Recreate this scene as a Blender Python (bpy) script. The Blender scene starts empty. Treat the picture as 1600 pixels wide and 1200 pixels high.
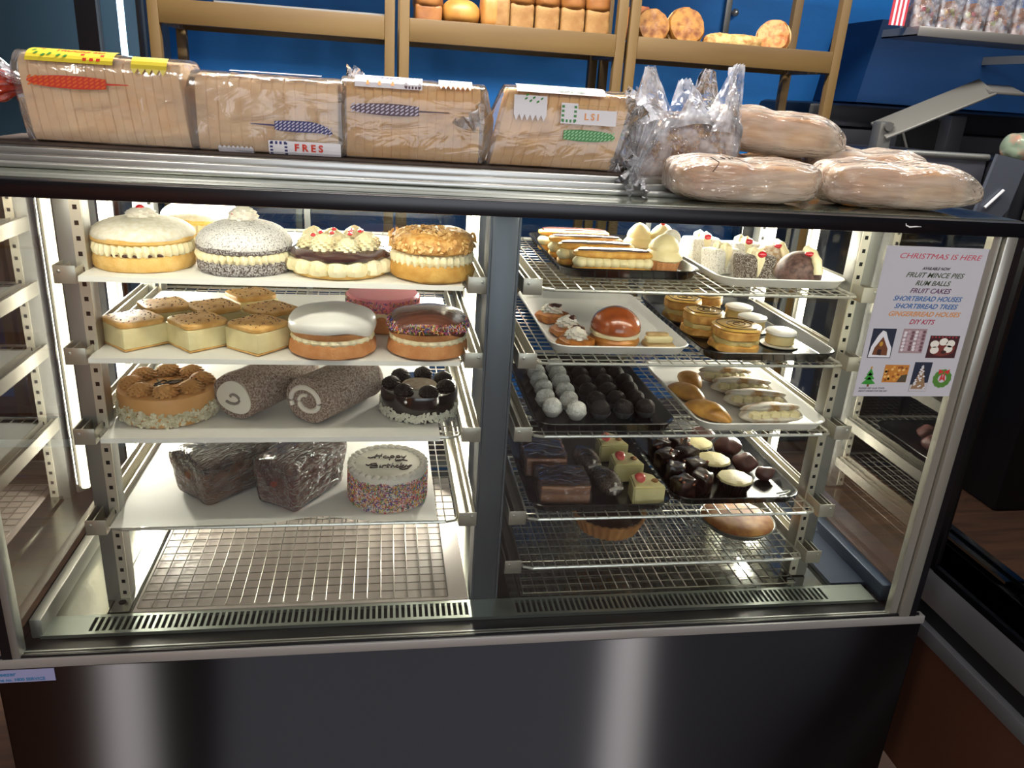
import bpy, bmesh, math, random
from mathutils import Vector, Matrix, Euler, noise
PI = math.pi
S = bpy.context.scene
C = S.collection
Z0 = 0.55                      # height of the glass sill above the floor; case coordinates have z = 0 at the sill

# ---------------------------------------------------------------- camera, world, lights, exposure
cam_d = bpy.data.cameras.new('camera'); cam = bpy.data.objects.new('camera', cam_d); C.objects.link(cam)
YAW, PITCH, ROLL = 0.1756, -0.3568, 0.067
fwd = Vector((math.sin(YAW)*math.cos(PITCH), math.cos(YAW)*math.cos(PITCH), math.sin(PITCH)))
rgt = fwd.cross(Vector((0, 0, 1))).normalized(); upv = rgt.cross(fwd)
r2 = rgt*math.cos(ROLL) + upv*math.sin(ROLL)
u2 = upv*math.cos(ROLL) - rgt*math.sin(ROLL)
mw = Matrix((r2, u2, -fwd)).transposed().to_4x4()
mw.translation = Vector((0.5478, -1.0579, 0.8484 + Z0))
cam.matrix_world = mw
cam_d.sensor_width = 36.0; cam_d.lens = 36.0*1220.73/1600.0
cam_d.clip_start = 0.02; cam_d.clip_end = 60
S.camera = cam

w = bpy.data.worlds.new('world'); S.world = w; w.use_nodes = True
w.node_tree.nodes['Background'].inputs[0].default_value = (0.16, 0.2, 0.28, 1)
w.node_tree.nodes['Background'].inputs[1].default_value = 0.25

def area(name, loc, rot, sx, sy, power, col):
    l = bpy.data.lights.new(name, 'AREA'); l.shape = 'RECTANGLE'; l.size = sx; l.size_y = sy
    l.energy = power; l.color = col
    o = bpy.data.objects.new(name, l); C.objects.link(o); o.location = (loc[0], loc[1], loc[2]+Z0); o.rotation_euler = rot
    return o
# fluorescent ceiling fittings of the shop (the tubes themselves are built below)
area('ceiling_light_customer_left', (-0.62, -1.75, 1.98), (0, 0, -0.395), 0.12, 0.8, 28, (1, 0.95, 0.88))
area('ceiling_light_customer_right', (1.80, -1.75, 1.98), (0, 0, 0.42), 0.12, 0.8, 32, (1, 0.95, 0.88))
area('added_front_fill', (0.95, -3.42, 0.95), (math.radians(90), 0, 0), 2.6, 1.5, 24, (0.97, 0.97, 1.0))  # fill light added at the unseen front wall to lift the cabinet fronts
area('ceiling_light_service_side', (0.7, 0.85, 1.98), (0, 0, 0), 1.3, 0.16, 88, (1, 0.96, 0.9))
area('ceiling_light_service_right', (2.5, 0.7, 1.98), (0, 0, 0), 0.9, 0.16, 26, (1, 0.96, 0.9))
# lamps of the display cabinet
area('case_roof_lamp_left', (0.41, 0.40, 0.676), (math.radians(-6), 0, 0), 0.56, 0.03, 17.0, (1, 0.93, 0.80))
area('case_roof_lamp_right', (1.07, 0.40, 0.676), (math.radians(-6), 0, 0), 0.54, 0.03, 16.0, (1, 0.93, 0.80))
area('case_front_lamp_left', (0.37, 0.034, 0.693), (math.radians(35), 0, 0), 0.60, 0.015, 0.75, (1, 0.93, 0.80))
area('case_front_lamp_right', (1.10, 0.034, 0.693), (math.radians(35), 0, 0), 0.60, 0.015, 0.7, (1, 0.93, 0.80))
area('case_side_lamp_left', (0.062, 0.47, 0.34), (0, math.radians(-90), math.radians(-25)), 0.58, 0.02, 13, (1, 0.93, 0.80))
area('case_side_lamp_middle', (0.712, 0.46, 0.34), (0, math.radians(90), math.radians(20)), 0.58, 0.02, 13, (1, 0.93, 0.80))
area('case_side_lamp_right', (1.425, 0.47, 0.34), (0, math.radians(90), math.radians(25)), 0.58, 0.02, 13, (1, 0.93, 0.80))
S.view_settings.view_transform = 'Standard'; S.view_settings.look = 'None'
S.view_settings.exposure = 0.0; S.view_settings.gamma = 1.0
S.view_settings.use_curve_mapping = False

# ---------------------------------------------------------------- materials
MATS = {}
def srgb(h):
    h = h.lstrip('#'); v = [int(h[i:i+2], 16)/255 for i in (0, 2, 4)]
    return tuple(((c+0.055)/1.055)**2.4 if c > 0.04045 else c/12.92 for c in v) + (1,)
def mat(name, col, rough=0.6, metal=0.0, col2=None, scale=30, fac=(0.35, 0.65), bump=0.0, bscale=200, coat=0, sub=0, stretch=None, emis=None, detail=4):
    if name in MATS: return MATS[name]
    m = bpy.data.materials.new(name); m.use_nodes = True; nt = m.node_tree; N = nt.nodes; L = nt.links
    b = N['Principled BSDF']; b.inputs['Base Color'].default_value = srgb(col)
    b.inputs['Roughness'].default_value = rough; b.inputs['Metallic'].default_value = metal
    if coat: b.inputs['Coat Weight'].default_value = coat; b.inputs['Coat Roughness'].default_value = 0.15
    if sub: b.inputs['Subsurface Weight'].default_value = sub; b.inputs['Subsurface Radius'].default_value = (0.01, 0.006, 0.003); b.inputs['Subsurface Scale'].default_value = 0.5
    if emis: b.inputs['Emission Color'].default_value = srgb(emis[0]); b.inputs['Emission Strength'].default_value = emis[1]
    tc = N.new('ShaderNodeTexCoord'); mp = N.new('ShaderNodeMapping'); L.new(tc.outputs['Object'], mp.inputs['Vector'])
    if stretch: mp.inputs['Scale'].default_value = stretch
    if col2:
        n = N.new('ShaderNodeTexNoise'); n.inputs['Scale'].default_value = scale; n.inputs['Detail'].default_value = detail
        L.new(mp.outputs[0], n.inputs['Vector'])
        r = N.new('ShaderNodeValToRGB'); r.color_ramp.elements[0].position = fac[0]; r.color_ramp.elements[1].position = fac[1]
        r.color_ramp.elements[0].color = srgb(col); r.color_ramp.elements[1].color = srgb(col2)
        L.new(n.outputs['Fac'], r.inputs[0]); L.new(r.outputs[0], b.inputs['Base Color'])
    if bump:
        n2 = N.new('ShaderNodeTexNoise'); n2.inputs['Scale'].default_value = bscale; n2.inputs['Detail'].default_value = 3
        L.new(mp.outputs[0], n2.inputs['Vector'])
        bp = N.new('ShaderNodeBump'); bp.inputs['Strength'].default_value = bump; bp.inputs['Distance'].default_value = 0.002
        L.new(n2.outputs['Fac'], bp.inputs['Height']); L.new(bp.outputs[0], b.inputs['Normal'])
    MATS[name] = m; return m

def clearmat(name, tint='#ffffff', refl=1.0, rough=0.0, haze=0.0, hazecol='#ffffff', bump=0.0, bscale=60, bdist=0.004, hnoise=False, hsoft=False, ior=1.5, stretch=None):
    """thin clear sheet: transparent + fresnel reflection, optional milky diffuse share and crinkle bump"""
    if name in MATS: return MATS[name]
    m = bpy.data.materials.new(name); m.use_nodes = True; nt = m.node_tree; N = nt.nodes; L = nt.links
    N.remove(N['Principled BSDF']); out = N['Material Output']
    tr = N.new('ShaderNodeBsdfTransparent'); tr.inputs[0].default_value = srgb(tint)
    gl = N.new('ShaderNodeBsdfGlossy'); gl.inputs['Roughness'].default_value = rough
    fr = N.new('ShaderNodeFresnel'); fr.inputs['IOR'].default_value = ior
    mu = N.new('ShaderNodeMath'); mu.operation = 'MULTIPLY'; mu.inputs[1].default_value = refl; mu.use_clamp = True
    L.new(fr.outputs[0], mu.inputs[0])
    base = tr
    if bump:
        tc = N.new('ShaderNodeTexCoord'); mp = N.new('ShaderNodeMapping'); L.new(tc.outputs['Object'], mp.inputs['Vector'])
        if stretch: mp.inputs['Scale'].default_value = stretch
        n2 = N.new('ShaderNodeTexNoise'); n2.inputs['Scale'].default_value = bscale; n2.inputs['Detail'].default_value = 3; n2.inputs['Distortion'].default_value = 1.2
        L.new(mp.outputs[0], n2.inputs['Vector'])
        bp = N.new('ShaderNodeBump'); bp.inputs['Strength'].default_value = bump; bp.inputs['Distance'].default_value = bdist
        L.new(n2.outputs['Fac'], bp.inputs['Height']); L.new(bp.outputs[0], gl.inputs['Normal']); L.new(bp.outputs[0], fr.inputs['Normal'])
    if hsoft: hnoise = True
    if haze:
        df = N.new('ShaderNodeBsdfDiffuse'); df.inputs[0].default_value = srgb(hazecol)
        tl = N.new('ShaderNodeBsdfTranslucent'); tl.inputs[0].default_value = srgb(hazecol)
        ad = N.new('ShaderNodeMixShader'); ad.inputs[0].default_value = 0.35
        L.new(df.outputs[0], ad.inputs[1]); L.new(tl.outputs[0], ad.inputs[2])
        mh = N.new('ShaderNodeMixShader'); mh.inputs[0].default_value = haze
        if hnoise:
            tc2 = N.new('ShaderNodeTexCoord'); n3 = N.new('ShaderNodeTexNoise'); n3.inputs['Scale'].default_value = 35; n3.inputs['Detail'].default_value = 3
            L.new(tc2.outputs['Object'], n3.inputs['Vector'])
            mr = N.new('ShaderNodeMapRange'); mr.inputs[1].default_value = 0.4; mr.inputs[2].default_value = 0.7
            mr.inputs[3].default_value = haze*(0.7 if hsoft else 0.35); mr.inputs[4].default_value = min(1, haze*(1.6 if hsoft else 1.9))
            if hsoft and stretch: mp3 = N.new('ShaderNodeMapping'); mp3.inputs['Scale'].default_value = stretch; L.new(tc2.outputs['Object'], mp3.inputs['Vector']); L.new(mp3.outputs[0], n3.inputs['Vector']); n3.inputs['Scale'].default_value = 16
            L.new(n3.outputs['Fac'], mr.inputs[0]); L.new(mr.outputs[0], mh.inputs[0])
        L.new(tr.outputs[0], mh.inputs[1]); L.new(ad.outputs[0], mh.inputs[2]); base = mh
    mx = N.new('ShaderNodeMixShader'); L.new(mu.outputs[0], mx.inputs[0]); L.new(base.outputs[0], mx.inputs[1]); L.new(gl.outputs[0], mx.inputs[2])
    L.new(mx.outputs[0], out.inputs['Surface']); MATS[name] = m; return m

def brushed(name, col, rough, aniso):
    """horizontally brushed sheet steel: reflections smear up and down"""
    m = bpy.data.materials.new(name); m.use_nodes = True; nt = m.node_tree; N = nt.nodes; L = nt.links
    N.remove(N['Principled BSDF']); g = N.new('ShaderNodeBsdfAnisotropic'); g.inputs['Color'].default_value = srgb(col)
    g.inputs['Roughness'].default_value = rough; g.inputs['Anisotropy'].default_value = aniso
    t = N.new('ShaderNodeCombineXYZ'); t.inputs[0].default_value = 1.0; L.new(t.outputs[0], g.inputs['Tangent'])
    L.new(g.outputs[0], N['Material Output'].inputs['Surface']); MATS[name] = m; return m

STEEL = mat('steel', '#b9bab6', 0.34, 0.85)
STEEL_D = mat('steel_dull', '#9a9a96', 0.42, 0.75)
STEEL_W = mat('steel_wire', '#cfcec6', 0.28, 0.75)
BODY = brushed('brushed_dark_steel', '#504f52', 0.34, 0.88)
TRIM = mat('brushed_trim_steel', '#b8b6b2', 0.35, 0.55)
STRIP = mat('perforated_strip_steel', '#d9d4c4', 0.4, 0.7)
BLACK = mat('black_enamel', '#0b0b10', 0.28)
BLACKM = mat('black_rubber', '#0a0a0c', 0.7)
HOLE = mat('dark_hole', '#050505', 0.9)
GLASS = clearmat('cabinet_glass', '#f3f7f4', 1.5)
GLASS2 = clearmat('double_end_glass', '#e6eeea', 2.6)
TOPGLASS = mat('dark_printed_glass', '#9a9e90', 0.06, 0.85)
BACKGLASS = clearmat('sliding_door_glass', '#b9c6cc', 2.0)
LAMP = mat('lamp_tube', '#fff6e0', 0.5, emis=('#fff0d0', 9.0))
PAPER = mat('white_liner_paper', '#dcdcd8', 0.6, bump=0.1, bscale=8)
PANW = mat('pale_base_panel', '#b9aea6', 0.45)
TRAYB = mat('black_melamine', '#0d0e12', 0.22)
TRAYW = mat('white_melamine', '#e4e3df', 0.28)

# ---------------------------------------------------------------- mesh helpers
class MB:
    """collects shapes in one bmesh; mi = material slot of the faces being added"""
    def __init__(s): s.bm = bmesh.new(); s.mi = 0
    def _tag(s, verts):
        for f in {f for v in verts for f in v.link_faces}: f.material_index = s.mi
    def box(s, x0, x1, y0, y1, z0, z1, bev=0.0, rot=None, seg=2):
        r = bmesh.ops.create_cube(s.bm, size=1); vs = r['verts']
        bmesh.ops.scale(s.bm, vec=(x1-x0, y1-y0, z1-z0), verts=vs)
        if bev:
            es = list({e for v in vs for e in v.link_edges})
            rr = bmesh.ops.bevel(s.bm, geom=es, offset=bev, segments=seg, affect='EDGES', profile=0.5)
            vs = s._island([v for f in rr['faces'] for v in f.verts])
        if rot: bmesh.ops.rotate(s.bm, cent=(0, 0, 0), matrix=Euler(rot).to_matrix(), verts=vs)
        bmesh.ops.translate(s.bm, vec=((x0+x1)/2, (y0+y1)/2, (z0+z1)/2), verts=vs)
        s._tag(vs); return vs
    def _island(s, vs):
        seen = set(vs); st = list(vs)
        while st:
            v = st.pop()
            for e in v.link_edges:
                o = e.other_vert(v)
                if o not in seen: seen.add(o); st.append(o)
        return list(seen)
    def rod(s, a, b, r, seg=6):
        a = Vector(a); b = Vector(b); d = b-a
        rr = bmesh.ops.create_cone(s.bm, cap_ends=True, segments=seg, radius1=r, radius2=r, depth=d.length)
        vs = rr['verts']; q = d.to_track_quat('Z', 'Y').to_matrix()
        bmesh.ops.rotate(s.bm, cent=(0, 0, 0), matrix=q, verts=vs); bmesh.ops.translate(s.bm, vec=(a+b)/2, verts=vs); s._tag(vs); return vs
    def cone(s, c, r1, r2, h, seg=24):
        rr = bmesh.ops.create_cone(s.bm, cap_ends=True, segments=seg, radius1=r1, radius2=r2, depth=h); vs = rr['verts']
        bmesh.ops.translate(s.bm, vec=(c[0], c[1], c[2]+h/2), verts=vs); s._tag(vs); return vs
    def ball(s, c, r, sc=(1, 1, 1), u=16, v=10, rot=None):
        rr = bmesh.ops.create_uvsphere(s.bm, u_segments=u, v_segments=v, radius=r); vs = rr['verts']
        bmesh.ops.scale(s.bm, vec=sc, verts=vs)
        if rot: bmesh.ops.rotate(s.bm, cent=(0, 0, 0), matrix=Euler(rot).to_matrix(), verts=vs)
        bmesh.ops.translate(s.bm, vec=c, verts=vs); s._tag(vs); return vs
    def tube(s, pts, r, seg=6):
        pts = [Vector(p) for p in pts]; rings = []; n = len(pts)
        for i, p in enumerate(pts):
            d = (pts[min(i+1, n-1)]-pts[max(i-1, 0)]).normalized()
            a = d.cross(Vector((0, 0, 1)))
            if a.length < 1e-3: a = d.cross(Vector((1, 0, 0)))
            a.normalize(); b = d.cross(a)
            rr = r[i] if isinstance(r, (list, tuple)) else r
            rings.append([s.bm.verts.new(p+a*math.cos(t)*rr+b*math.sin(t)*rr) for t in [2*PI*k/seg for k in range(seg)]])
        for i in range(n-1):
            for k in range(seg):
                f = s.bm.faces.new((rings[i][k], rings[i][(k+1) % seg], rings[i+1][(k+1) % seg], rings[i+1][k])); f.material_index = s.mi
        for rg in (rings[0][::-1], rings[-1]):
            f = s.bm.faces.new(rg); f.material_index = s.mi
    def lathe(s, prof, seg=48, c=(0, 0, 0), sx=1, sy=1, rfun=None, zfun=None, cap=True):
        """prof [(r,z)...] bottom to top; rfun(theta,t)->radius factor; zfun(theta,t)->added height"""
        rings = []; n = len(prof)
        for i, (r, z) in enumerate(prof):
            t = i/(n-1); ring = []
            for k in range(seg):
                th = 2*PI*k/seg; f = rfun(th, t) if rfun else 1; dz = zfun(th, t) if zfun else 0
                ring.append(s.bm.verts.new((c[0]+r*f*math.cos(th)*sx, c[1]+r*f*math.sin(th)*sy, c[2]+z+dz)))
            rings.append(ring)
        for i in range(n-1):
            for k in range(seg):
                f = s.bm.faces.new((rings[i][k], rings[i][(k+1) % seg], rings[i+1][(k+1) % seg], rings[i+1][k])); f.material_index = s.mi
        if cap:
            for rg in (rings[0][::-1], rings[-1]):
                f = s.bm.faces.new(rg); f.material_index = s.mi
        return [v for rg in rings for v in rg]
    def quad(s, *ps):
        f = s.bm.faces.new([s.bm.verts.new(p) for p in ps]); f.material_index = s.mi; return f
    def prism(s, poly, z0, z1):
        lo = [s.bm.verts.new((x, y, z0)) for x, y in poly]; hi = [s.bm.verts.new((x, y, z1)) for x, y in poly]; n = len(poly)
        fs = [s.bm.faces.new(lo[::-1]), s.bm.faces.new(hi)]
        for k in range(n): fs.append(s.bm.faces.new((lo[k], lo[(k+1) % n], hi[(k+1) % n], hi[k])))
        for f in fs: f.material_index = s.mi
        return lo+hi
    def wob(s, amp, freq, seed=0, verts=None, axis=None):
        """shake the surface with smooth noise"""
        o = Vector((seed*3.7, seed*1.3, seed*7.1))
        for v in (verts or s.bm.verts):
            d = noise.noise_vector(v.co*freq+o)*amp
            if axis is not None: d = Vector([d[i]*axis[i] for i in range(3)])
            v.co += d
    def build(s, name, mats, parent=None, smooth=True, loc=None, rot=None, ang=40):
        me = bpy.data.meshes.new(name)
        bmesh.ops.recalc_face_normals(s.bm, faces=s.bm.faces)
        s.bm.to_mesh(me); s.bm.free()
        for m in (mats if isinstance(mats, (list, tuple)) else [mats]): me.materials.append(m)
        if smooth:
            me.shade_smooth()
            try: me.set_sharp_from_angle(angle=math.radians(ang))
            except Exception: pass
        o = bpy.data.objects.new(name, me); C.objects.link(o)
        if loc: o.location = loc
        if rot: o.rotation_euler = rot
        if parent: o.parent = parent
        else: o.location.z += Z0
        return o

def tag(o, label=None, cat=None, group=None, kind=None):
    if label: o['label'] = label
    if cat: o['category'] = cat
    if group: o['group'] = group
    if kind: o['kind'] = kind
    return o
def thing(name, label, cat, loc=(0, 0, 0), rotz=0, group=None):
    o = bpy.data.objects.new(name, None); C.objects.link(o); o.empty_display_size = 0.02
    o.location = (loc[0], loc[1], loc[2]+Z0); o.rotation_euler = (0, 0, rotz)
    return tag(o, label, cat, group)
def dup(root, loc, rotz=0, label=None, group=None, scale=None):
    r = root.copy(); C.objects.link(r); r.location = (loc[0], loc[1], loc[2]+Z0); r.rotation_euler = (0, 0, rotz)
    if label: r['label'] = label
    if group: r['group'] = group
    if scale: r.scale = scale
    for ch in list(root.children):
        c = ch.copy(); C.objects.link(c); c.parent = r
        for g in list(ch.children):
            d = g.copy(); C.objects.link(d); d.parent = c
    return r
def struct(o): o['kind'] = 'structure'; return o
def text(body, size, mat_, parent, loc, rot=(PI/2, 0, 0), name='lettering', shear=0.0, align='CENTER', ext=0.0002, sx=1.0, bold=0.0, space=1.0):
    cu = bpy.data.curves.new(name, 'FONT'); cu.body = body; cu.size = size; cu.shear = shear; cu.align_x = align; cu.align_y = 'CENTER'
    cu.extrude = ext; cu.offset = bold; cu.space_character = space; cu.resolution_u = 3
    t = bpy.data.objects.new(name, cu); C.objects.link(t)
    bpy.context.view_layer.update()
    me = bpy.data.meshes.new_from_object(t.evaluated_get(bpy.context.evaluated_depsgraph_get()))
    bpy.data.objects.remove(t); bpy.data.curves.remove(cu)
    me.name = name
    me.materials.clear(); me.materials.append(mat_)
    o = bpy.data.objects.new(name, me); C.objects.link(o); o.location = loc; o.rotation_euler = rot; o.scale = (sx, 1, 1)
    if parent: o.parent = parent
    return o
def superbox(mb, L, W, H, nx=14, ny=10, nz=6, k=0.3, dome=0.0, c=(0, 0, 0)):
    """rounded loaf-like block, base on z = c.z; k = corner rounding share; dome = extra arch of the top"""
    N_ = max(nx, ny, nz)+1; V = {}
    def vt(i, j, l):
        if (i, j, l) not in V: V[(i, j, l)] = mb.bm.verts.new((2*i/N_-1, 2*j/N_-1, 2*l/N_-1))
        return V[(i, j, l)]
    for a_ in range(N_):
        for b_ in range(N_):
            for e_ in (0, N_):
                for q in (((a_, b_, e_), (a_+1, b_, e_), (a_+1, b_+1, e_), (a_, b_+1, e_)), ((a_, e_, b_), (a_+1, e_, b_), (a_+1, e_, b_+1), (a_, e_, b_+1)), ((e_, a_, b_), (e_, a_+1, b_), (e_, a_+1, b_+1), (e_, a_, b_+1))):
                    mb.bm.faces.new([vt(*c_) for c_ in q])
    vs = list(V.values())
    p = 2/k
    for v in vs:
        x, y, z = v.co
        m = max(abs(x), abs(y), abs(z)); d = (abs(x)**p+abs(y)**p+abs(z)**p)**(1/p)
        f = m/d if d else 1
        x, y, z = x*f, y*f, z*f
        zz = (z+1)/2
        if dome: zz *= 1+dome*(1-min(1, abs(y))**2)*(1-0.4*min(1, abs(x))**4)
        v.co = (c[0]+x*L/2, c[1]+y*W/2, c[2]+zz*H)
    mb._tag(vs); return vs

# ---------------------------------------------------------------- the shop
WOODF = mat('floor_boards', '#46342a', 0.45, col2='#5c4030', scale=4, stretch=(1, 12, 1))
m = MB(); m.box(-3.2, 4.4, -3.6, 2.6, -0.60, -0.55); struct(m.build('floor', WOODF, smooth=False))
m = MB(); m.box(-3.2, 4.4, -3.6, 2.6, 2.05, 2.1); struct(m.build('ceiling', mat('ceiling_paint', '#b4b2ae', 0.9), smooth=False))
BLUE = mat('blue_wall', '#1277cc', 0.6, col2='#1780d8', scale=3, bump=0.3, bscale=60, stretch=(1, 1, 4))
m = MB(); m.box(-3.2, 4.4, 2.45, 2.53, -0.55, 2.05); struct(m.build('wall_back', BLUE, smooth=False))
m = MB(); m.box(-3.2, -3.12, -3.6, 2.45, -0.55, 2.05); struct(m.build('wall_left', mat('dark_wall', '#33333a', 0.8), smooth=False))
m = MB(); m.box(4.32, 4.4, -3.6, 2.45, -0.55, 2.05); struct(m.build('wall_right', mat('dark_wall', '#33333a', 0.8), smooth=False))
m = MB(); m.box(-3.12, 4.32, -3.6, -3.52, -0.55, 2.05); struct(m.build('wall_front', mat('front_wall', '#4a4650', 0.8), smooth=False))
# darker boxed-in hood standing out from the blue wall on the right
m = MB(); m.mi = 0
vs = m.prism([(2.46, 2.10), (4.3, 2.10), (4.3, 2.45), (2.46, 2.45)], 0.90, 1.212)
for v in vs:
    if v.co.z > 1 and v.co.x < 2.6: v.co.x += 0.045
struct(m.build('wall_panel_right', mat('navy_panel', '#0b3766', 0.55), smooth=False))
m = MB(); m.box(-0.35, 2.25, -3.515, -3.50, 0.2, 1.7); struct(m.build('added_fill_pane', mat('added_pane_glow', '#cfd8e8', 0.4, emis=('#cfdcf0', 1.0)), smooth=False))  # glowing pane added out of view, gives the steel a broad soft reflection
m = MB(); m.box(-2.1, -0.60, -2.65, -2.2, -0.55, 0.75, 0.01); o = m.build('added_orange_counter', mat('orange_wood', '#e0803c', 0.5))  # unseen counter, added so the steel front picks up orange
tag(o, 'orange wooden counter near the shop door, reflected in the steel front', 'counter')

def ceiling_light(loc, L, label, turn=0):
    t = thing('ceiling_light', label, 'ceiling light', loc, turn, 'fluorescent fittings on the ceiling')
    m = MB(); m.box(-L/2, L/2, -0.08, 0.08, 0.02, 0.065, 0.005); m.build('housing', mat('white_enamel', '#c8c8c4', 0.5), t)
    for y in (-0.045, 0.045):
        m = MB(); m.rod((-L/2+0.02, y, 0.008), (L/2-0.02, y, 0.008), 0.012, 10); m.build('tube', mat('room_tube', '#ffffff', 0.5, emis=('#fff6ea', 6)), t)
ceiling_light((-0.62, -1.75, 1.985), 0.66, 'twin tube ceiling light above the customer side, left', PI/2-0.395)
ceiling_light((1.80, -1.75, 1.985), 0.66, 'twin tube ceiling light above the customer side, right', PI/2+0.395)
ceiling_light((0.7, 0.85, 1.985), 1.4, 'twin tube ceiling light above the service side')
ceiling_light((2.5, 0.7, 1.985), 1.0, 'twin tube ceiling light above the bread slicer')

# ---------------------------------------------------------------- display cabinet
case = thing('display_cabinet', 'stainless steel and glass refrigerated cake display cabinet filling the picture', 'display cabinet')
W = 1.5; H = 0.69; D = 0.64
m = MB()
m.box(-0.03, 1.53, 0.0, D+0.02, -0.50, -0.018, 0.002); m.build('base_body', BODY, case, smooth=False)
m = MB(); m.box(0.03, 1.47, 0.05, D, -0.55, -0.50); m.build('plinth', BLACK, case, smooth=False)
m = MB(); m.box(-0.031, 1.531, -0.004, 0.012, -0.0175, -0.001, 0.0015); m.build('sill_trim', TRIM, case)
m = MB(); m.box(-0.02, 1.52, 0.004, 0.052, -0.016, -0.006); m.box(-0.02, 1.52, -0.0005, 0.0035, -0.001, 0.003)
m.build('glass_gasket', BLACK, case, smooth=False)
m = MB(); m.box(-0.02, 1.515, 0.0125, 0.0155, -0.006, 0.0005); m.build('glass_channel', STEEL, case, smooth=False)
# base deck: steel with a pale panel left
m = MB(); m.box(-0.02, 1.52, 0.095, D, -0.012, -0.006); m.build('base_deck', mat('deck_steel', '#8f918c', 0.12, 1.0), case, smooth=False)
m = MB(); m.box(0.14, 0.70, 0.10, 0.56, -0.0055, 0.002, 0.001); m.build('base_panel', PANW, case)
m = MB(); m.box(0.012, 0.10, 0.10, 0.60, -0.0055, -0.001); m.box(0.105, 0.135, 0.10, 0.60, -0.0055, 0.004); m.build('side_gutter', mat('gutter_steel', '#a8aaa2', 0.22, 1.0, bump=0.5, bscale=14), case, smooth=False)
m = MB(); m.lathe([(0.006, 0), (0.006, 0.0008)], 16, (0.118, 0.125, 0.0042)); m.build('drain_hole', HOLE, case)
m = MB(); m.box(1.40, 1.49, 0.10, 0.60, -0.0055, 0.004); m.box(1.472, 1.496, 0.05, 0.60, -0.005, 0.03, 0.003); m.build('side_kerb', mat('blue_grey_steel', '#2c3648', 0.35, 0.5), case)
m = MB(); m.box(0.004, 0.022, 0.05, 0.60, -0.005, 0.03, 0.003); m.build('side_kerb', STEEL_D, case)
# vent grille
m = MB(); m.box(0.01, 1.47, 0.048, 0.0985, -0.0059, -0.0050); m.build('vent_box', HOLE, case, smooth=False)
def bars(x0, x1, n, m):
    p = (x1-x0)/n
    for k in range(n+1): m.box(x0+k*p-p*0.21, x0+k*p+p*0.21, 0.055, 0.092, -0.004, 0.001)
m = MB()
m.box(0.018, 1.462, 0.048, 0.0555, -0.005, 0.0012); m.box(0.018, 1.462, 0.0905, 0.0975, -0.005, 0.0012)
m.box(0.018, 0.082, 0.055, 0.092, -0.005, 0.0011); m.box(0.700, 0.778, 0.055, 0.092, -0.005, 0.0011); m.box(1.375, 1.462, 0.055, 0.092, -0.005, 0.0011)
bars(0.084, 0.699, 62, m); bars(0.780, 1.374, 60, m)
m.build('vent_grille', mat('vent_steel', '#9ba39c', 0.3, 0.85), case, smooth=False)
# corner posts, mullion
m = MB(); m.box(1.462, 1.476, 0.004, 0.018, 0, H); m.box(1.478, 1.499, -0.004, 0.03, 0, H+0.001, 0.003); m.build('corner_post', mat('post_steel', '#b0aea4', 0.3, 0.7), case)
m = MB(); m.box(1.4995, 1.512, -0.002, 0.035, -0.006, H); m.build('corner_post_seal', BLACK, case, smooth=False)
m = MB(); m.box(-0.002, 0.010, -0.003, 0.02, 0, H, 0.002); m.build('corner_post', STEEL, case)
m = MB(); m.box(-0.016, -0.002, -0.002, 0.03, -0.006, H); m.build('corner_post_seal', BLACK, case, smooth=False)
m = MB(); m.box(0.708, 0.748, 0.098, 0.16, -0.005, H-0.008, 0.002); m.box(0.748, 0.7515, 0.098, 0.60, -0.005, H-0.008); m.box(0.7045, 0.708, 0.098, 0.15, -0.005, H-0.008)
m.build('mullion', mat('mullion_steel', '#5a6068', 0.4, 0.6), case)
# top frame band, top glass, roof deck
m = MB(); m.box(-0.02, 1.515, -0.003, 0.020, H, H+0.0215, 0.0012); m.build('top_frame', BLACK, case)
m = MB(); m.box(-0.02, 1.515, 0.0202, 0.20, H+0.017, H+0.0225); m.build('top_glass', TOPGLASS, case, smooth=False)
m = MB()
for (y, z0, z1) in ((0.108, H+0.0226, H+0.030), (0.130, H+0.0226, H+0.038)): m.box(-0.03, 1.06, y, y+0.018, z0, z1, 0.002)
m.box(-0.03, 1.06, 0.154, 0.52, H+0.03, H+0.046, 0.002); m.build('roof_ledge', STEEL, case)
m = MB(); m.box(-0.02, 1.515, 0.20, D, H-0.004, H+0.022); m.build('roof', STEEL_D, case, smooth=False)
# small white brand tick on the black frame
m = MB(); m.tube([(1.305, -0.0035, 0.7045), (1.306, -0.0035, 0.7015), (1.312, -0.0035, 0.6995), (1.322, -0.0035, 0.7005), (1.331, -0.0035, 0.7005)], [0.0006, 0.0009, 0.0012, 0.0010, 0.0004], 6)
m.build('brand_mark', mat('white_print', '#e8e8e8', 0.5), case)
# glass
m = MB(); m.quad((0.01, 0.008, 0), (1.478, 0.008, 0), (1.478, 0.008, H), (0.01, 0.008, H)); m.build('front_glass', GLASS, case, smooth=False)
m = MB(); m.quad((1.497, 0.03, 0), (1.497, 0.60, 0), (1.497, 0.60, H), (1.497, 0.03, H)); m.build('end_glass', GLASS2, case, smooth=False)
m = MB(); m.quad((-0.001, 0.03, 0), (-0.001, 0.60, 0), (-0.001, 0.60, H), (-0.001, 0.03, H)); m.build('end_glass', GLASS2, case, smooth=False)
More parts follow.
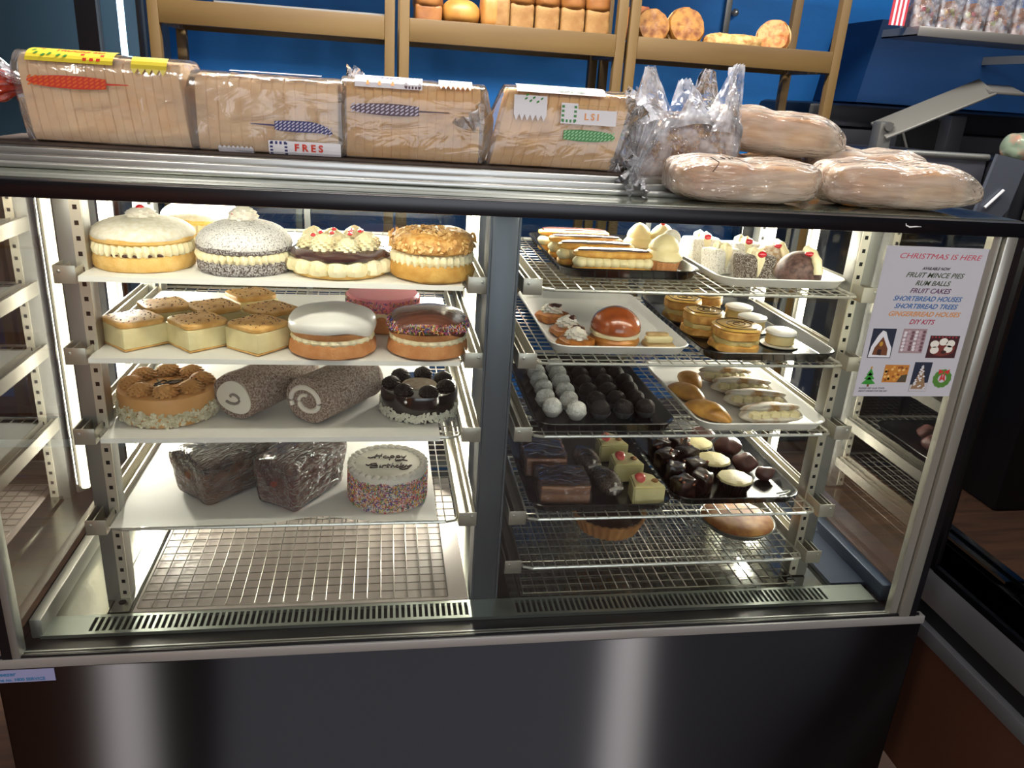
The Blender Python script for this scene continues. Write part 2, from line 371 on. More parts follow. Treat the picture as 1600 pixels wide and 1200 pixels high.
# rear sliding doors with frames
for k, (x0, x1, y) in enumerate(((0.01, 0.40, 0.612), (0.37, 0.76, 0.622), (0.75, 1.13, 0.612), (1.10, 1.49, 0.622))):
    f = MB(); t_ = 0.012
    for b in ((x0, x0+t_, 0, H-0.005), (x1-t_, x1, 0, H-0.005), (x0+t_, x1-t_, 0, 0.03), (x0+t_, x1-t_, H-0.03, H-0.005)): f.box(b[0], b[1], y-0.004, y+0.004, b[2], b[3])
    fr = f.build('sliding_door', mat('door_frame_steel', '#7f8488', 0.35, 0.9), case, smooth=False)
    g = MB(); g.quad((x0+t_, y, 0.03), (x1-t_, y, 0.03), (x1-t_, y, H-0.03), (x0+t_, y, H-0.03)); g.build('door_pane', BACKGLASS, fr, smooth=False)
# shelf uprights with slotted strip
def upright(x, y, side):
    m = MB(); m.box(x-0.019, x+0.019, y, y+0.03, -0.004, H-0.008, 0.0015); u = m.build('upright', STEEL_D, case)
    sx = x+side*0.0115
    m = MB(); m.box(sx-0.0075, sx+0.0075, y-0.003, y-0.0004, 0.0, H-0.01); s = m.build('slotted_strip', STRIP, u, smooth=False)
    m = MB()
    for k in range(30): m.box(sx-0.0028, sx+0.0028, y-0.0036, y-0.003, 0.012+k*0.0222, 0.0185+k*0.0222)
    m.build('slot', HOLE, u, smooth=False)
upright(0.108, 0.14, 1); upright(1.352, 0.14, -1); upright(0.108, 0.50, 1); upright(1.352, 0.50, -1)
# lamps
def vlamp(x, y, rz):
    m = MB(); m.box(-0.014, 0.014, 0.0, 0.008, 0.03, 0.665, 0.001); h = m.build('side_lamp', STEEL_D, case, loc=(x, y, 0), rot=(0, 0, rz))
    m = MB(); m.rod((0, -0.005, 0.04), (0, -0.005, 0.655), 0.008, 12); m.build('lamp_tube', LAMP, h)
vlamp(0.050, 0.475, -0.9); vlamp(0.722, 0.47, 0.7); vlamp(1.440, 0.475, 0.9)
for x0, x1 in ((0.06, 0.69), (0.77, 1.40)):
    m = MB(); m.box(x0, x1, 0.375, 0.425, 0.681, 0.6855); h = m.build('roof_lamp', STEEL_D, case, smooth=False)
    m = MB(); m.rod((x0+0.02, 0.40, 0.680), (x1-0.02, 0.40, 0.680), 0.007, 12); m.build('lamp_tube', LAMP, h)
for x0, x1 in ((0.05, 0.69), (0.78, 1.42)):
    m = MB(); m.box(x0, x1, 0.0205, 0.045, 0.7025, 0.7065); h = m.build('front_lamp', STEEL_D, case, smooth=False)
    m = MB(); m.rod((x0+0.02, 0.034, 0.698), (x1-0.02, 0.034, 0.698), 0.003, 8); m.build('lamp_tube', LAMP, h)
# blue printed sticker low on the left of the steel front
t = thing('sticker', 'pale blue printed sticker at the left end of the steel cabinet front', 'sticker', (0.0, -0.0003, -0.034))
m = MB(); m.box(-0.03, 0.0530, -0.0008, 0, -0.0105, 0.0125); m.build('backing', mat('sticker_blue', '#8e8fb4', 0.5), t, smooth=False)
text('reezer', 0.010, mat('sticker_ink', '#2b6f9a', 0.5), t, (-0.028, -0.0011, 0.005), align='LEFT', ext=0.0001, bold=0.0002)
text('the no. 1800 SERVICE', 0.0075, mat('sticker_ink', '#2b6f9a', 0.5), t, (-0.029, -0.0011, -0.0055), align='LEFT', ext=0.0001, bold=0.0002)

# ---------------------------------------------------------------- shelves
ZI = {1: 0.582, 2: 0.461, 3: 0.336, 4: 0.182, 5: 0.079}
YI = {1: 0.105, 2: 0.103, 3: 0.0945, 4: 0.0893, 5: 0.0967}
ORD = {1: 'top', 2: 'second', 3: 'third', 4: 'fourth', 5: 'lowest'}
def shelf(x0, x1, lev, side):
    t = thing('wire_shelf', '%s steel wire shelf in the %s half of the cabinet' % (ORD[lev], side), 'shelf', (x0, YI[lev], ZI[lev]), 0, 'wire shelves in the cabinet')
    w_ = x1-x0; dp = 0.46; zt = -0.015
    for a, sgn in ((0.0, 1), (w_-0.030, -1)):
        m = MB(); m.box(a, a+0.030, 0, 0.002, -0.026, 0, 0.0006)           # front face
        m.box(a, a+0.002, 0.002, dp, -0.026, 0); m.box(a+0.028, a+0.030, 0.002, dp, -0.026, -0.004); m.box(a+0.002, a+0.028, 0.002, dp, -0.026, -0.024)
        m.box(a+0.010 if sgn > 0 else a+0.018, a+0.012 if sgn > 0 else a+0.020, 0.002, dp, -0.024, -0.002)
        arm = m.build('shelf_arm', mat('arm_steel', '#b4b0a4', 0.35, 0.75), t)
        m = MB(); m.ball((a+0.008 if sgn > 0 else a+0.022, -0.0004, -0.008), 0.0025, (1, 0.5, 1), 10, 6); m.build('rivet', STEEL, arm)
    m = MB(); a0 = 0.031; a1 = w_-0.031
    m.tube([(a0+0.02, 0.004, zt-0.0035), (a1-0.02, 0.004, zt-0.0035)], 0.0028, 8)
    m.tube([(a0, dp-0.01, zt-0.0035), (a0, 0.02, zt-0.0035), (a0+0.005, 0.009, zt-0.0035), (a0+0.02, 0.004, zt-0.0035)], 0.0026, 6)
    m.tube([(a1, dp-0.01, zt-0.0035), (a1, 0.02, zt-0.0035), (a1-0.005, 0.009, zt-0.0035), (a1-0.02, 0.004, zt-0.0035)], 0.0026, 6)
    m.rod((a0, dp-0.01, zt-0.0035), (a1, dp-0.01, zt-0.0035), 0.0028)
    n = 26
    for k in range(1, n): x = a0+(a1-a0)*k/n; m.rod((x, 0.001, zt-0.0012), (x, dp-0.01, zt-0.0012), 0.0012, 5)
    for k in range(1, 19): y = dp*k/19.5; m.rod((a0, y, zt-0.0032), (a1, y, zt-0.0032), 0.0010, 5)
    m.build('wire_rack', STEEL_W, t)
    return t
for lv in (1, 2, 3, 4): shelf(0.091, 0.706, lv, 'left')
for lv in (1, 2, 3, 4, 5): shelf(0.7616, 1.3644, lv, 'right')
# wire grids lying on the base
for x0, x1, nx, lb in ((0.147, 0.664, 22, 'loose wire grid lying on the pale base panel, left half'), (0.80, 1.33, 24, 'loose wire grid lying on the dark cabinet base, right half')):
    m = MB(); y0, y1, zb = 0.105, 0.55, 0.0045
    for k in range(nx+1): x = x0+(x1-x0)*k/nx; m.rod((x, y0, zb+0.002), (x, y1, zb+0.002), 0.0012, 5)
    for k in range(20): y = y0+(y1-y0)*k/19; m.rod((x0, y, zb), (x1, y, zb), 0.0010, 5)
    tag(m.build('wire_grid', mat('grid_wire', '#8f8a80', 0.35, 0.8)), lb, 'wire grid', 'wire grids on the cabinet base')
# liner papers on the left shelves
def liner(lev, x0, x1, y0, y1, label, curl=0.0):
    m = MB(); zt = ZI[lev]-0.0144; nx, ny = 24, 18; g = []
    for j in range(ny+1):
        row = []
        for i in range(nx+1):
            x = x0+(x1-x0)*i/nx; y = y0+(y1-y0)*j/ny
            if curl and j < 3: y += curl*math.exp(-((i/nx-0.62)/0.11)**2)*(3-j)/3
            z = zt+0.0008*noise.noise(Vector((x*9, y*9, lev)))+0.0008
            row.append(m.bm.verts.new((x, y, z)))
        g.append(row)
    if not curl:
        for i in range(nx+1): g[0][i].co = (x0+(x1-x0)*i/nx, y0-0.0065, zt-0.0065)
    if not curl:
        for i in range(nx+1): g[1][i].co.y = y0-0.005
    for j in range(ny):
        for i in range(nx): m.bm.faces.new((g[j][i], g[j][i+1], g[j+1][i+1], g[j+1][i]))
    tag(m.build('liner_paper', PAPER), label, 'liner paper', 'white liner papers under the cakes')
liner(1, 0.125, 0.668, YI[1]+0.001, 0.50, 'white liner paper under the sponge cakes on the top left shelf')
liner(2, 0.125, 0.668, YI[2]+0.001, 0.50, 'white liner paper under the vanilla slices on the second left shelf')
liner(3, 0.130, 0.640, YI[3]+0.001, 0.50, 'white liner paper under the chocolate rolls on the third left shelf')
liner(4, 0.126, 0.640, YI[4]+0.001, 0.50, 'white liner paper with a curved front edge under the birthday cake', 0.022)

# ---------------------------------------------------------------- trays
def rrect(x0, x1, y0, y1, r, n=6):
    P = []
    for cx, cy, a in ((x1-r, y1-r, 0), (x0+r, y1-r, 90), (x0+r, y0+r, 180), (x1-r, y0+r, 270)):
        for k in range(n+1): t = math.radians(a+90*k/n); P.append((cx+r*math.cos(t), cy+r*math.sin(t)))
    return P
def tray(lev, x0, x1, y0, y1, m_, label, lip=0.016):
    cx, cy = (x0+x1)/2, (y0+y1)/2; hx, hy = (x1-x0)/2, (y1-y0)/2
    m = MB(); rings = []
    for ins, z in ((0.016, 0.0), (0.010, 0.001), (0.003, lip-0.002), (0, lip), (0.0015, lip+0.0015), (0.005, lip), (0.013, 0.0035), (0.019, 0.0025)):
        rings.append([m.bm.verts.new((x, y, z)) for x, y in rrect(-hx+ins, hx-ins, -hy+ins, hy-ins, 0.035-ins*0.7)])
    n = len(rings[0])
    for a, b in zip(rings, rings[1:]):
        for k in range(n): m.bm.faces.new((a[k], a[(k+1) % n], b[(k+1) % n], b[k]))
    m.bm.faces.new(rings[0][::-1]); m.bm.faces.new(rings[-1])
    o = m.build('serving_tray', m_, loc=(cx, cy, ZI[lev]-0.0144), ang=60)
    tag(o, label, 'tray', 'melamine serving trays in the right half of the cabinet'); return o
tray(1, 0.835, 1.085, 0.175, 0.52, TRAYB, 'black serving tray under the eclairs on the top right shelf')
tray(1, 1.098, 1.333, 0.135, 0.50, TRAYW, 'white serving tray under the lamingtons on the top right shelf')
tray(2, 0.822, 1.068, 0.135, 0.52, TRAYW, 'white serving tray under the glazed bun on the second right shelf')
tray(2, 1.080, 1.328, 0.110, 0.50, TRAYB, 'black serving tray under the swirl topped pastries')
tray(3, 0.797, 1.048, 0.100, 0.47, TRAYB, 'black serving tray under the coconut and rum balls')
tray(3, 1.085, 1.330, 0.100, 0.44, TRAYW, 'white serving tray under the turnovers on the third right shelf')
tray(4, 0.800, 1.062, 0.100, 0.47, TRAYB, 'black serving tray under the strawberry cheesecake slices')
tray(4, 1.068, 1.318, 0.115, 0.47, TRAYB, 'black serving tray under the cream topped chocolate tarts')

# ---------------------------------------------------------------- cakes, left half
SPONGE = mat('sponge_yellow', '#d9ab5c', 0.8, col2='#e6c27c', scale=60, bump=0.5, bscale=400)
SPONGE_T = mat('sponge_tan', '#b97a48', 0.8, col2='#c98f5c', scale=60, bump=0.4, bscale=400)
CREAM = mat('cream', '#e9dcb0', 0.5, col2='#efe6c4', scale=20, sub=0.1)
CREAM_W = mat('white_cream', '#ece6da', 0.5, sub=0.1)
POWDER = mat('icing_powder', '#dedad0', 0.9, col2='#d2cab4', scale=140, bump=0.3, bscale=500)
CHOCP = mat('powdered_chocolate_sponge', '#4a3c38', 0.9, col2='#b8b4b4', scale=420, fac=(0.42, 0.62), bump=0.4, bscale=500)
CHOCT = mat('powdered_chocolate_top', '#6b6264', 0.9, col2='#d6d4d2', scale=420, fac=(0.30, 0.50), bump=0.4, bscale=500)
CHERRY = mat('glace_cherry', '#c01f2c', 0.15, coat=1)
CHOCG = mat('chocolate_glaze', '#1a0d0a', 0.16, coat=0.6)
CHOCI = mat('chocolate_icing', '#5b3428', 0.25, col2='#6b3f30', scale=30, stretch=(1, 8, 1), coat=0.2)
CHOCD = mat('dark_chocolate_frosting', '#170b09', 0.45)
ALMC = mat('almond_crust', '#a8702f', 0.55, col2='#d2a560', scale=110, bump=0.8, bscale=160)
WICE = mat('white_icing', '#d9d8d4', 0.35, bump=0.3, bscale=30)
PINK = mat('pink_icing', '#e88d98', 0.35)
CARA = mat('caramel_cream', '#cc965a', 0.45, col2='#d4a268', scale=30)
FLAKE = mat('almond_flakes', '#b9b090', 0.6, col2='#ddd8c0', scale=90)
WFLAKE = mat('white_chocolate_flakes', '#d8d6c4', 0.5)
COCO = mat('coconut', '#c9c9c2', 0.9, col2='#efeee8', scale=300, bump=0.9, bscale=350)
PIPE = mat('piped_chocolate', '#2b120c', 0.3)
SPR = [mat('sprinkle_%s' % n, c, 0.35) for n, c in (('red', '#d03a3a'), ('orange', '#e88a2c'), ('yellow', '#e8cf4a'), ('green', '#4c9a52'), ('blue', '#2f55b0'), ('white', '#ece8e4'), ('pink', '#e27aa0'), ('purple', '#6a3f86'))]
R_ = random.Random(7)

def rosette(mb, c, r, h, n=7, tw_=2.2, seed=0, depth=0.16):
    tw = 6.5
    def rf(th, t): return 1+depth*math.cos(n*th+tw*t*PI+seed)
    prof = [(r*0.8, 0), (r, h*0.12), (r*0.98, h*0.28), (r*0.93, h*0.42), (r*0.88, h*0.52), (r*0.78, h*0.64), (r*0.62, h*0.75), (r*0.38, h*0.88), (r*0.04, h)]
    mb.lathe(prof, 60, c, rfun=rf)
def sprinkle_bits(mb, pts, ln=0.0042, wd=0.0006, seed=1, nm=8):
    """pts: (position, normal); each a tiny rod lying on the surface"""
    r = random.Random(seed)
    for p, nrm in pts:
        p = Vector(p); nrm = Vector(nrm).normalized(); a = nrm.orthogonal().normalized(); b = nrm.cross(a)
        t = r.uniform(0, 2*PI); d = a*math.cos(t)+b*math.sin(t)+nrm*r.uniform(-0.2, 0.5); d.normalize(); s = d.cross(nrm).normalized(); q = d.cross(s)
        mb.mi = r.randrange(nm); h = ln/2
        v = [mb.bm.verts.new(p+nrm*wd*0.7+d*e*h+s*wd*math.cos(k)+q*wd*math.sin(k)) for e in (-1, 1) for k in (0.5, 2.6, 4.7)]
        for i in range(3):
            f = mb.bm.faces.new((v[i], v[(i+1) % 3], v[3+(i+1) % 3], v[3+i])); f.material_index = mb.mi
        for f in ((v[0], v[2], v[1]), (v[3], v[4], v[5])):
            g = mb.bm.faces.new(f); g.material_index = mb.mi
def side_pts(R, z0, z1, n, seed, jag=0.0, sx=1, sy=1):
    r = random.Random(seed); o = []
    for _ in range(n):
        th = r.uniform(0, 2*PI); top = z1+jag*noise.noise(Vector((math.cos(th)*4, math.sin(th)*4, seed)))
        z = z0+(top-z0)*r.random()**0.9
        o.append(((R*sx*math.cos(th), R*sy*math.sin(th), z), (math.cos(th), math.sin(th), 0.15)))
    return o
def flake_bits(mb, pts, sz, seed, thin=0.0005):
    r = random.Random(seed)
    for p, nrm in pts:
        p = Vector(p); nrm = Vector(nrm).normalized(); a = nrm.orthogonal().normalized(); b = nrm.cross(a); t = r.uniform(0, 2*PI)
        n2 = (nrm+a*r.uniform(-.7, .7)+b*r.uniform(-.7, .7)).normalized(); a = n2.orthogonal().normalized(); b = n2.cross(a)
        d = a*math.cos(t)+b*math.sin(t); e = n2.cross(d); s = sz*r.uniform(0.7, 1.2)
        q = [p+n2*k+d*s*math.cos(g)*1.0+e*s*0.62*math.sin(g) for k in (0.0, thin*2) for g in (0, PI/3, 2*PI/3, PI, 4*PI/3, 5*PI/3)]
        v = [mb.bm.verts.new(x+nrm*0.0006) for x in q]
        fs = [mb.bm.faces.new(v[6:12])]
        for i in range(6): fs.append(mb.bm.faces.new((v[i], v[(i+1) % 6], v[6+(i+1) % 6], v[6+i])))
        for f in fs: f.material_index = mb.mi
def ruffle(mb, R, z0, z1, n=34, depth=0.05, c=(0, 0, 0), sx=1, sy=1, out=1.0):
    h = z1-z0
    mb.lathe([(R*0.9, z0), (R*0.97*out, z0+h*0.12), (R*1.0*out, z0+h*0.5), (R*0.97*out, z0+h*0.88), (R*0.9, z1)], n*6, c, sx, sy,
             rfun=lambda th, t: 1+depth*abs(math.cos(n*th/2+t*1.2))-depth*0.5)
zs = lambda lev: ZI[lev]-0.0125

def round_cake(name, label, cat, x, y, lev, R, group='round cakes in the left half'):
    return thing(name, label, cat, (x, y, zs(lev)), 0, group)
# top shelf: yellow cream sponge with cherry
def cream_sponge(x, y, lev, R, name, label, mb_mat, top_mat, edge_mat, hb=0.022, hc=0.016, ht=0.034, cherry=True, rose=True, sy=1.0, rh=0.016):
    t = round_cake(name, label, 'cake', x, y, lev, R)
    m = MB(); m.lathe([(R*0.96, 0), (R, 0.004), (R*1.01, hb*0.6), (R*0.97, hb)], 64); m.wob(0.0012, 40, 1); m.build('sponge_base', mb_mat, t)
    m = MB(); ruffle(m, R*0.985, hb-0.002, hb+hc+0.002, 40, 0.11); m.wob(0.001, 60, 2); m.build('cream_filling', CREAM, t)
    z = hb+hc
    m = MB(); m.lathe([(R*0.95, z), (R*1.0, z+0.003), (R*1.005, z+0.009)], 64); m.wob(0.0008, 40, 3)
    m.build('sponge_rim', edge_mat, t)
    m = MB(); m.lathe([(R*1.0, z+0.007)]+[(R*1.01*math.cos(a), z+0.009+(ht-0.009)*math.sin(a)) for a in [PI/2*k/9 for k in range(9)]]+[(0.0005, z+ht)], 64); m.wob(0.0012, 30, 4); m.build('sponge_top', top_mat, t)
    if rose:
        m = MB(); rosette(m, (0, 0, z+ht-0.002), 0.021, rh, 7, 1.6); m.build('cream_rosette', CREAM_W, t)
    if cherry:
        m = MB(); m.ball((0, -0.002, z+ht+rh*0.72), 0.0065, (1, 1, 0.8)); m.build('cherry', CHERRY, t)
    return t
a = cream_sponge(0.191, 0.193, 1, 0.073, 'cream_sponge_cake', 'yellow cream sponge dusted white with a cherry, leftmost on the top left shelf', SPONGE, POWDER, SPONGE)
m = MB()
for k in range(5):
    th = -1.9+k*0.22; m.ball((0.071*math.cos(th), 0.071*math.sin(th), 0.0245), 0.0045, (1.2, 0.6, 0.5), 8, 6)
m.build('jam_spots', mat('dark_jam', '#3a1512', 0.3), a)
cream_sponge(0.232, 0.40, 1, 0.066, 'cream_sponge_cake', 'white topped yellow sponge standing behind the leftmost cherry sponge', SPONGE, POWDER, SPONGE, 0.02, 0.014, 0.034, False, False)
b = cream_sponge(0.339, 0.183, 1, 0.070, 'chocolate_sponge_cake', 'dark chocolate sponge dusted with sugar, with cream peak, on the top left shelf', CHOCP, CHOCT, CHOCP, 0.018, 0.012, 0.045, False, True, 1, 0.022)
m = MB(); m.ball((-0.012, -0.008, 0.082), 0.004); m.build('cherry_piece', CHERRY, b)
# chocolate cream gateau
t = round_cake('chocolate_cream_gateau', 'low chocolate gateau piled with cream swirls and cherry bits, on the top left shelf', 'cake', 0.481, 0.186, 1, 0.078)
R = 0.076
m = MB(); m.lathe([(R*0.96, 0), (R, 0.004), (R, 0.012)], 60); m.build('sponge_base', SPONGE, t)
m = MB()
for k in range(16):
    th = 2*PI*k/16; c_ = (R*0.90*math.cos(th), R*0.90*math.sin(th), 0.010)
    m.lathe([(0.004, -0.007), (0.015, -0.004), (0.0175, 0.004), (0.015, 0.013), (0.005, 0.018)], 24, c_, rfun=lambda a_, t_: 1+0.1*math.cos(9*a_+t_*5))
m.build('cream_filling', CREAM, t)
m = MB(); m.lathe([(R*0.9, 0.024), (R*1.0, 0.027), (R*1.02, 0.032), (R*0.9, 0.038), (R*0.5, 0.042), (0.0004, 0.043)], 60, rfun=lambda a_, t_: 1+0.03*math.cos(5*a_+1)); m.wob(0.002, 25, 3); m.build('chocolate_top', mat('milk_chocolate_glaze', '#43292a', 0.18, coat=0.6), t)
for k in range(9):
    th = 2*PI*k/8+0.3; rr_ = 0.046 if k < 8 else 0.0
    m = MB(); rosette(m, (rr_*math.cos(th), rr_*math.sin(th), 0.036), 0.0185, 0.022+0.006*(k % 2), 9, 1.4, k, 0.2); rz = m.build('cream_rosette', CREAM, t)
m = MB()
for k in range(12):
    th = R_.uniform(0, 2*PI); rr_ = R_.uniform(0.015, 0.055); m.ball((rr_*math.cos(th), rr_*math.sin(th), 0.060), 0.0035, (1.2, 1, 0.8), 8, 6)
m.build('cherry_pieces', CHERRY, t)
# bee sting almond cake
t = round_cake('almond_cream_cake', 'almond crusted yeast cake filled with cream, rightmost on the top left shelf', 'cake', 0.624, 0.165, 1, 0.068)
R = 0.064
m = MB(); m.lathe([(R*0.94, 0), (R*1.02, 0.004), (R*1.05, 0.014), (R*0.99, 0.026)], 60); m.wob(0.002, 25, 5); m.build('yeast_base', mat('yeast_cake', '#c08c3c', 0.7, col2='#d8ab5a', scale=50, bump=0.5, bscale=200), t)
m = MB(); ruffle(m, R*0.98, 0.022, 0.042, 34, 0.12); m.build('cream_filling', CREAM, t)
m = MB(); m.lathe([(R*0.9, 0.040), (R*1.02, 0.044), (R*1.04, 0.052), (R*0.96, 0.064), (R*0.8, 0.070), (R*0.5, 0.071), (0.0005, 0.069)], 64); m.wob(0.004, 28, 6); m.wob(0.001, 140, 7); m.build('almond_top', ALMC, t)
m = MB(); r = random.Random(3); pts = []
for _ in range(230):
    th = r.uniform(0, 2*PI); q = math.sqrt(r.random()); pts.append(((R*0.98*q*math.cos(th), R*0.98*q*math.sin(th), 0.0705-0.012*q**6), (q*q*math.cos(th), q*q*math.sin(th), 1)))
pts += side_pts(R*1.03, 0.046, 0.064, 160, 9)
flake_bits(m, pts, 0.0045, 5); m.build('flaked_almonds', mat('toasted_flakes', '#c08a45', 0.5, col2='#e0bc80', scale=90), t)
# second shelf: vanilla slices
PAST = mat('custard_slice_top', '#c9984f', 0.5, col2='#ddb270', scale=60, bump=0.4, bscale=120)
CUST = mat('custard', '#dccf9c', 0.45, col2='#e6dbac', scale=40, sub=0.1)
def vanilla():
    t = thing('vanilla_slice', 'vanilla slice', 'cake slice'); L_ = 0.069
    m = MB(); m.box(-L_/2, L_/2, -L_/2, L_/2, 0.0, 0.003, 0.001); m.build('pastry_base', PAST, t)
    m = MB(); m.box(-L_/2, L_/2, -L_/2, L_/2, 0.003, 0.034, 0.0015, seg=2); bmesh.ops.subdivide_edges(m.bm, edges=m.bm.edges[:], cuts=2, use_grid_fill=True); m.wob(0.0012, 60, 2); m.build('custard_block', CUST, t)
    m = MB(); superbox(m, L_*1.04, L_*1.04, 0.010, 8, 8, 4, 0.35, c=(0, 0, 0.033)); m.wob(0.0012, 50, 3); m.build('caramel_top', PAST, t)
    m = MB(); r = random.Random(5)
    for _ in range(46):
        x_, y_ = r.uniform(-.028, .028), r.uniform(-.028, .028); m.box(x_-.0014, x_+.0014, y_-.0005, y_+.0005, 0.0425, 0.0435, rot=(0, 0, r.uniform(0, 3)))
    m.build('chocolate_flecks', mat('chocolate_flecks', '#3f2417', 0.5), t)
    return t
VS = [(0.170, 0.172, 0, 0.75, 'vanilla slice with flecked caramel top, front left on the second left shelf'),
      (0.264, 0.170, 0, 0.72, 'vanilla slice with flecked top, in the middle of the front row of slices'),
      (0.356, 0.158, 0, 0.9, 'vanilla slice beside the white iced sponge, front row'),
      (0.194, 0.256, 0, 0.55, 'vanilla slice behind the front left slice'),
      (0.272, 0.252, 0, 0.65, 'vanilla slice behind the middle front slice'),
      (0.364, 0.245, 0, 0.8, 'vanilla slice behind the slice nearest the white iced sponge'),
      (0.318, 0.338, 0, 0.6, 'vanilla slice at the very back of the slices')]
v0 = vanilla()
for i, (x, y, dz, rz, lb) in enumerate(VS):
    o = v0 if i == 0 else dup(v0, (0, 0, 0)); o.location = (x, y, zs(2)+dz+Z0); o.rotation_euler = (0, 0, rz); tag(o, lb, None, 'vanilla slices on the second left shelf')
# white iced sponge
t = round_cake('white_iced_sponge_cake', 'cream sponge with thick white icing dome in the middle of the second left shelf', 'cake', 0.470, 0.158, 2, 0.068)
def iced(t, R, top, ridge=0.0):
    m = MB(); m.lathe([(R*0.95, 0), (R*1.02, 0.003), (R*1.0, 0.015), (R*0.95, 0.022)], 60); m.wob(0.0012, 40, 1); m.build('sponge_base', SPONGE_T, t)
    m = MB(); ruffle(m, R*0.96, 0.019, 0.031, 26, 0.05); m.build('cream_filling', CREAM, t)
    m = MB(); m.lathe([(R*0.92, 0.029), (R*0.97, 0.032), (R*0.99, 0.040)], 60); m.wob(0.001, 40, 2); m.build('sponge_top', SPONGE_T, t)
    m = MB(); m.lathe([(R*0.985, 0.038), (R*1.015, 0.042)]+[(R*1.02*math.cos(a), 0.044+0.028*math.sin(a)) for a in [PI/2*k/9 for k in range(1, 9)]]+[(0.0005, 0.072)], 60, zfun=lambda th, q: (0.004*math.sin(3*th)+0.0025*math.sin(5*th+1))*(1-q)**2)
    m.wob(0.0015, 22, 4); return m.build('icing', top, t)
iced(t, 0.067, WICE)
t = round_cake('chocolate_iced_sponge_cake', 'cream sponge with chocolate icing and a ring of coloured sprinkles, second left shelf', 'cake', 0.620, 0.160, 2, 0.066)
iced(t, 0.064, CHOCI)
m = MB(); pts = []; r = random.Random(4)
for _ in range(900):
    th = r.uniform(0, 2*PI); a_ = r.uniform(-0.05, 0.42)**1.0 if True else 0
    rad = 0.0655*math.cos(max(0, a_)); pts.append(((rad*math.cos(th), rad*math.sin(th), 0.0435+0.028*math.sin(a_)+0.0035*math.sin(3*th)*0.6), (math.cos(th), math.sin(th), 0.6)))
sprinkle_bits(m, pts, 0.0050, 0.0006, 3); tag(m.build('sprinkles', SPR, t, smooth=False), kind='stuff')
t = round_cake('pink_iced_cake', 'pink iced cake with sprinkled sides standing behind the chocolate iced sponge', 'cake', 0.548, 0.292, 2, 0.062)
m = MB(); m.lathe([(0.059, 0), (0.062, 0.003), (0.062, 0.030)], 60); m.wob(0.001, 40, 1); m.build('sponge_base', SPONGE_T, t)
m = MB(); ruffle(m, 0.062, 0.026, 0.038, 26, 0.05); m.build('cream_filling', CREAM, t)
m = MB(); m.lathe([(0.060, 0.036), (0.063, 0.039), (0.0635, 0.056), (0.060, 0.060), (0.0005, 0.062)], 60); m.build('icing', PINK, t)
m = MB(); sprinkle_bits(m, side_pts(0.0635, 0.036, 0.056, 700, 8), 0.0045, 0.0006, 5); tag(m.build('sprinkles', SPR, t, smooth=False), kind='stuff')
# third shelf: caramel gateau
t = round_cake('caramel_gateau', 'caramel gateau ringed with piped rosettes and flaked almond sides, third left shelf', 'cake', 0.203, 0.200, 3, 0.077); R = 0.076
m = MB(); m.lathe([(R*0.985, 0), (R, 0.002), (R, 0.042), (R*0.985, 0.0455), (R*0.95, 0.0465), (0.0005, 0.0465)], 72); m.wob(0.0007, 30, 1); m.build('cake_body', CARA, t)
m = MB(); flake_bits(m, side_pts(R, 0.001, 0.024, 900, 11, 0.014), 0.0040, 8); tag(m.build('flaked_almonds', FLAKE, t, smooth=False), kind='stuff')
for k in range(8):
    th = 2*PI*k/8+0.2
    m = MB(); rosette(m, (0.052*math.cos(th), 0.052*math.sin(th), 0.0455), 0.0185, 0.019, 10, 2.4, k*1.3, 0.2); m.build('caramel_rosette', CARA, t)
m = MB(); m.tube([(-0.020+0.0035*k+0.006*math.sin(k*2.1), 0.011*math.cos(k*1.9)+0.004, 0.0475) for k in range(12)], 0.0012, 6); m.tube([(-0.018, -0.012, 0.0475), (0.016, 0.014, 0.0475)], 0.0012); m.build('chocolate_squiggle', PIPE, t)
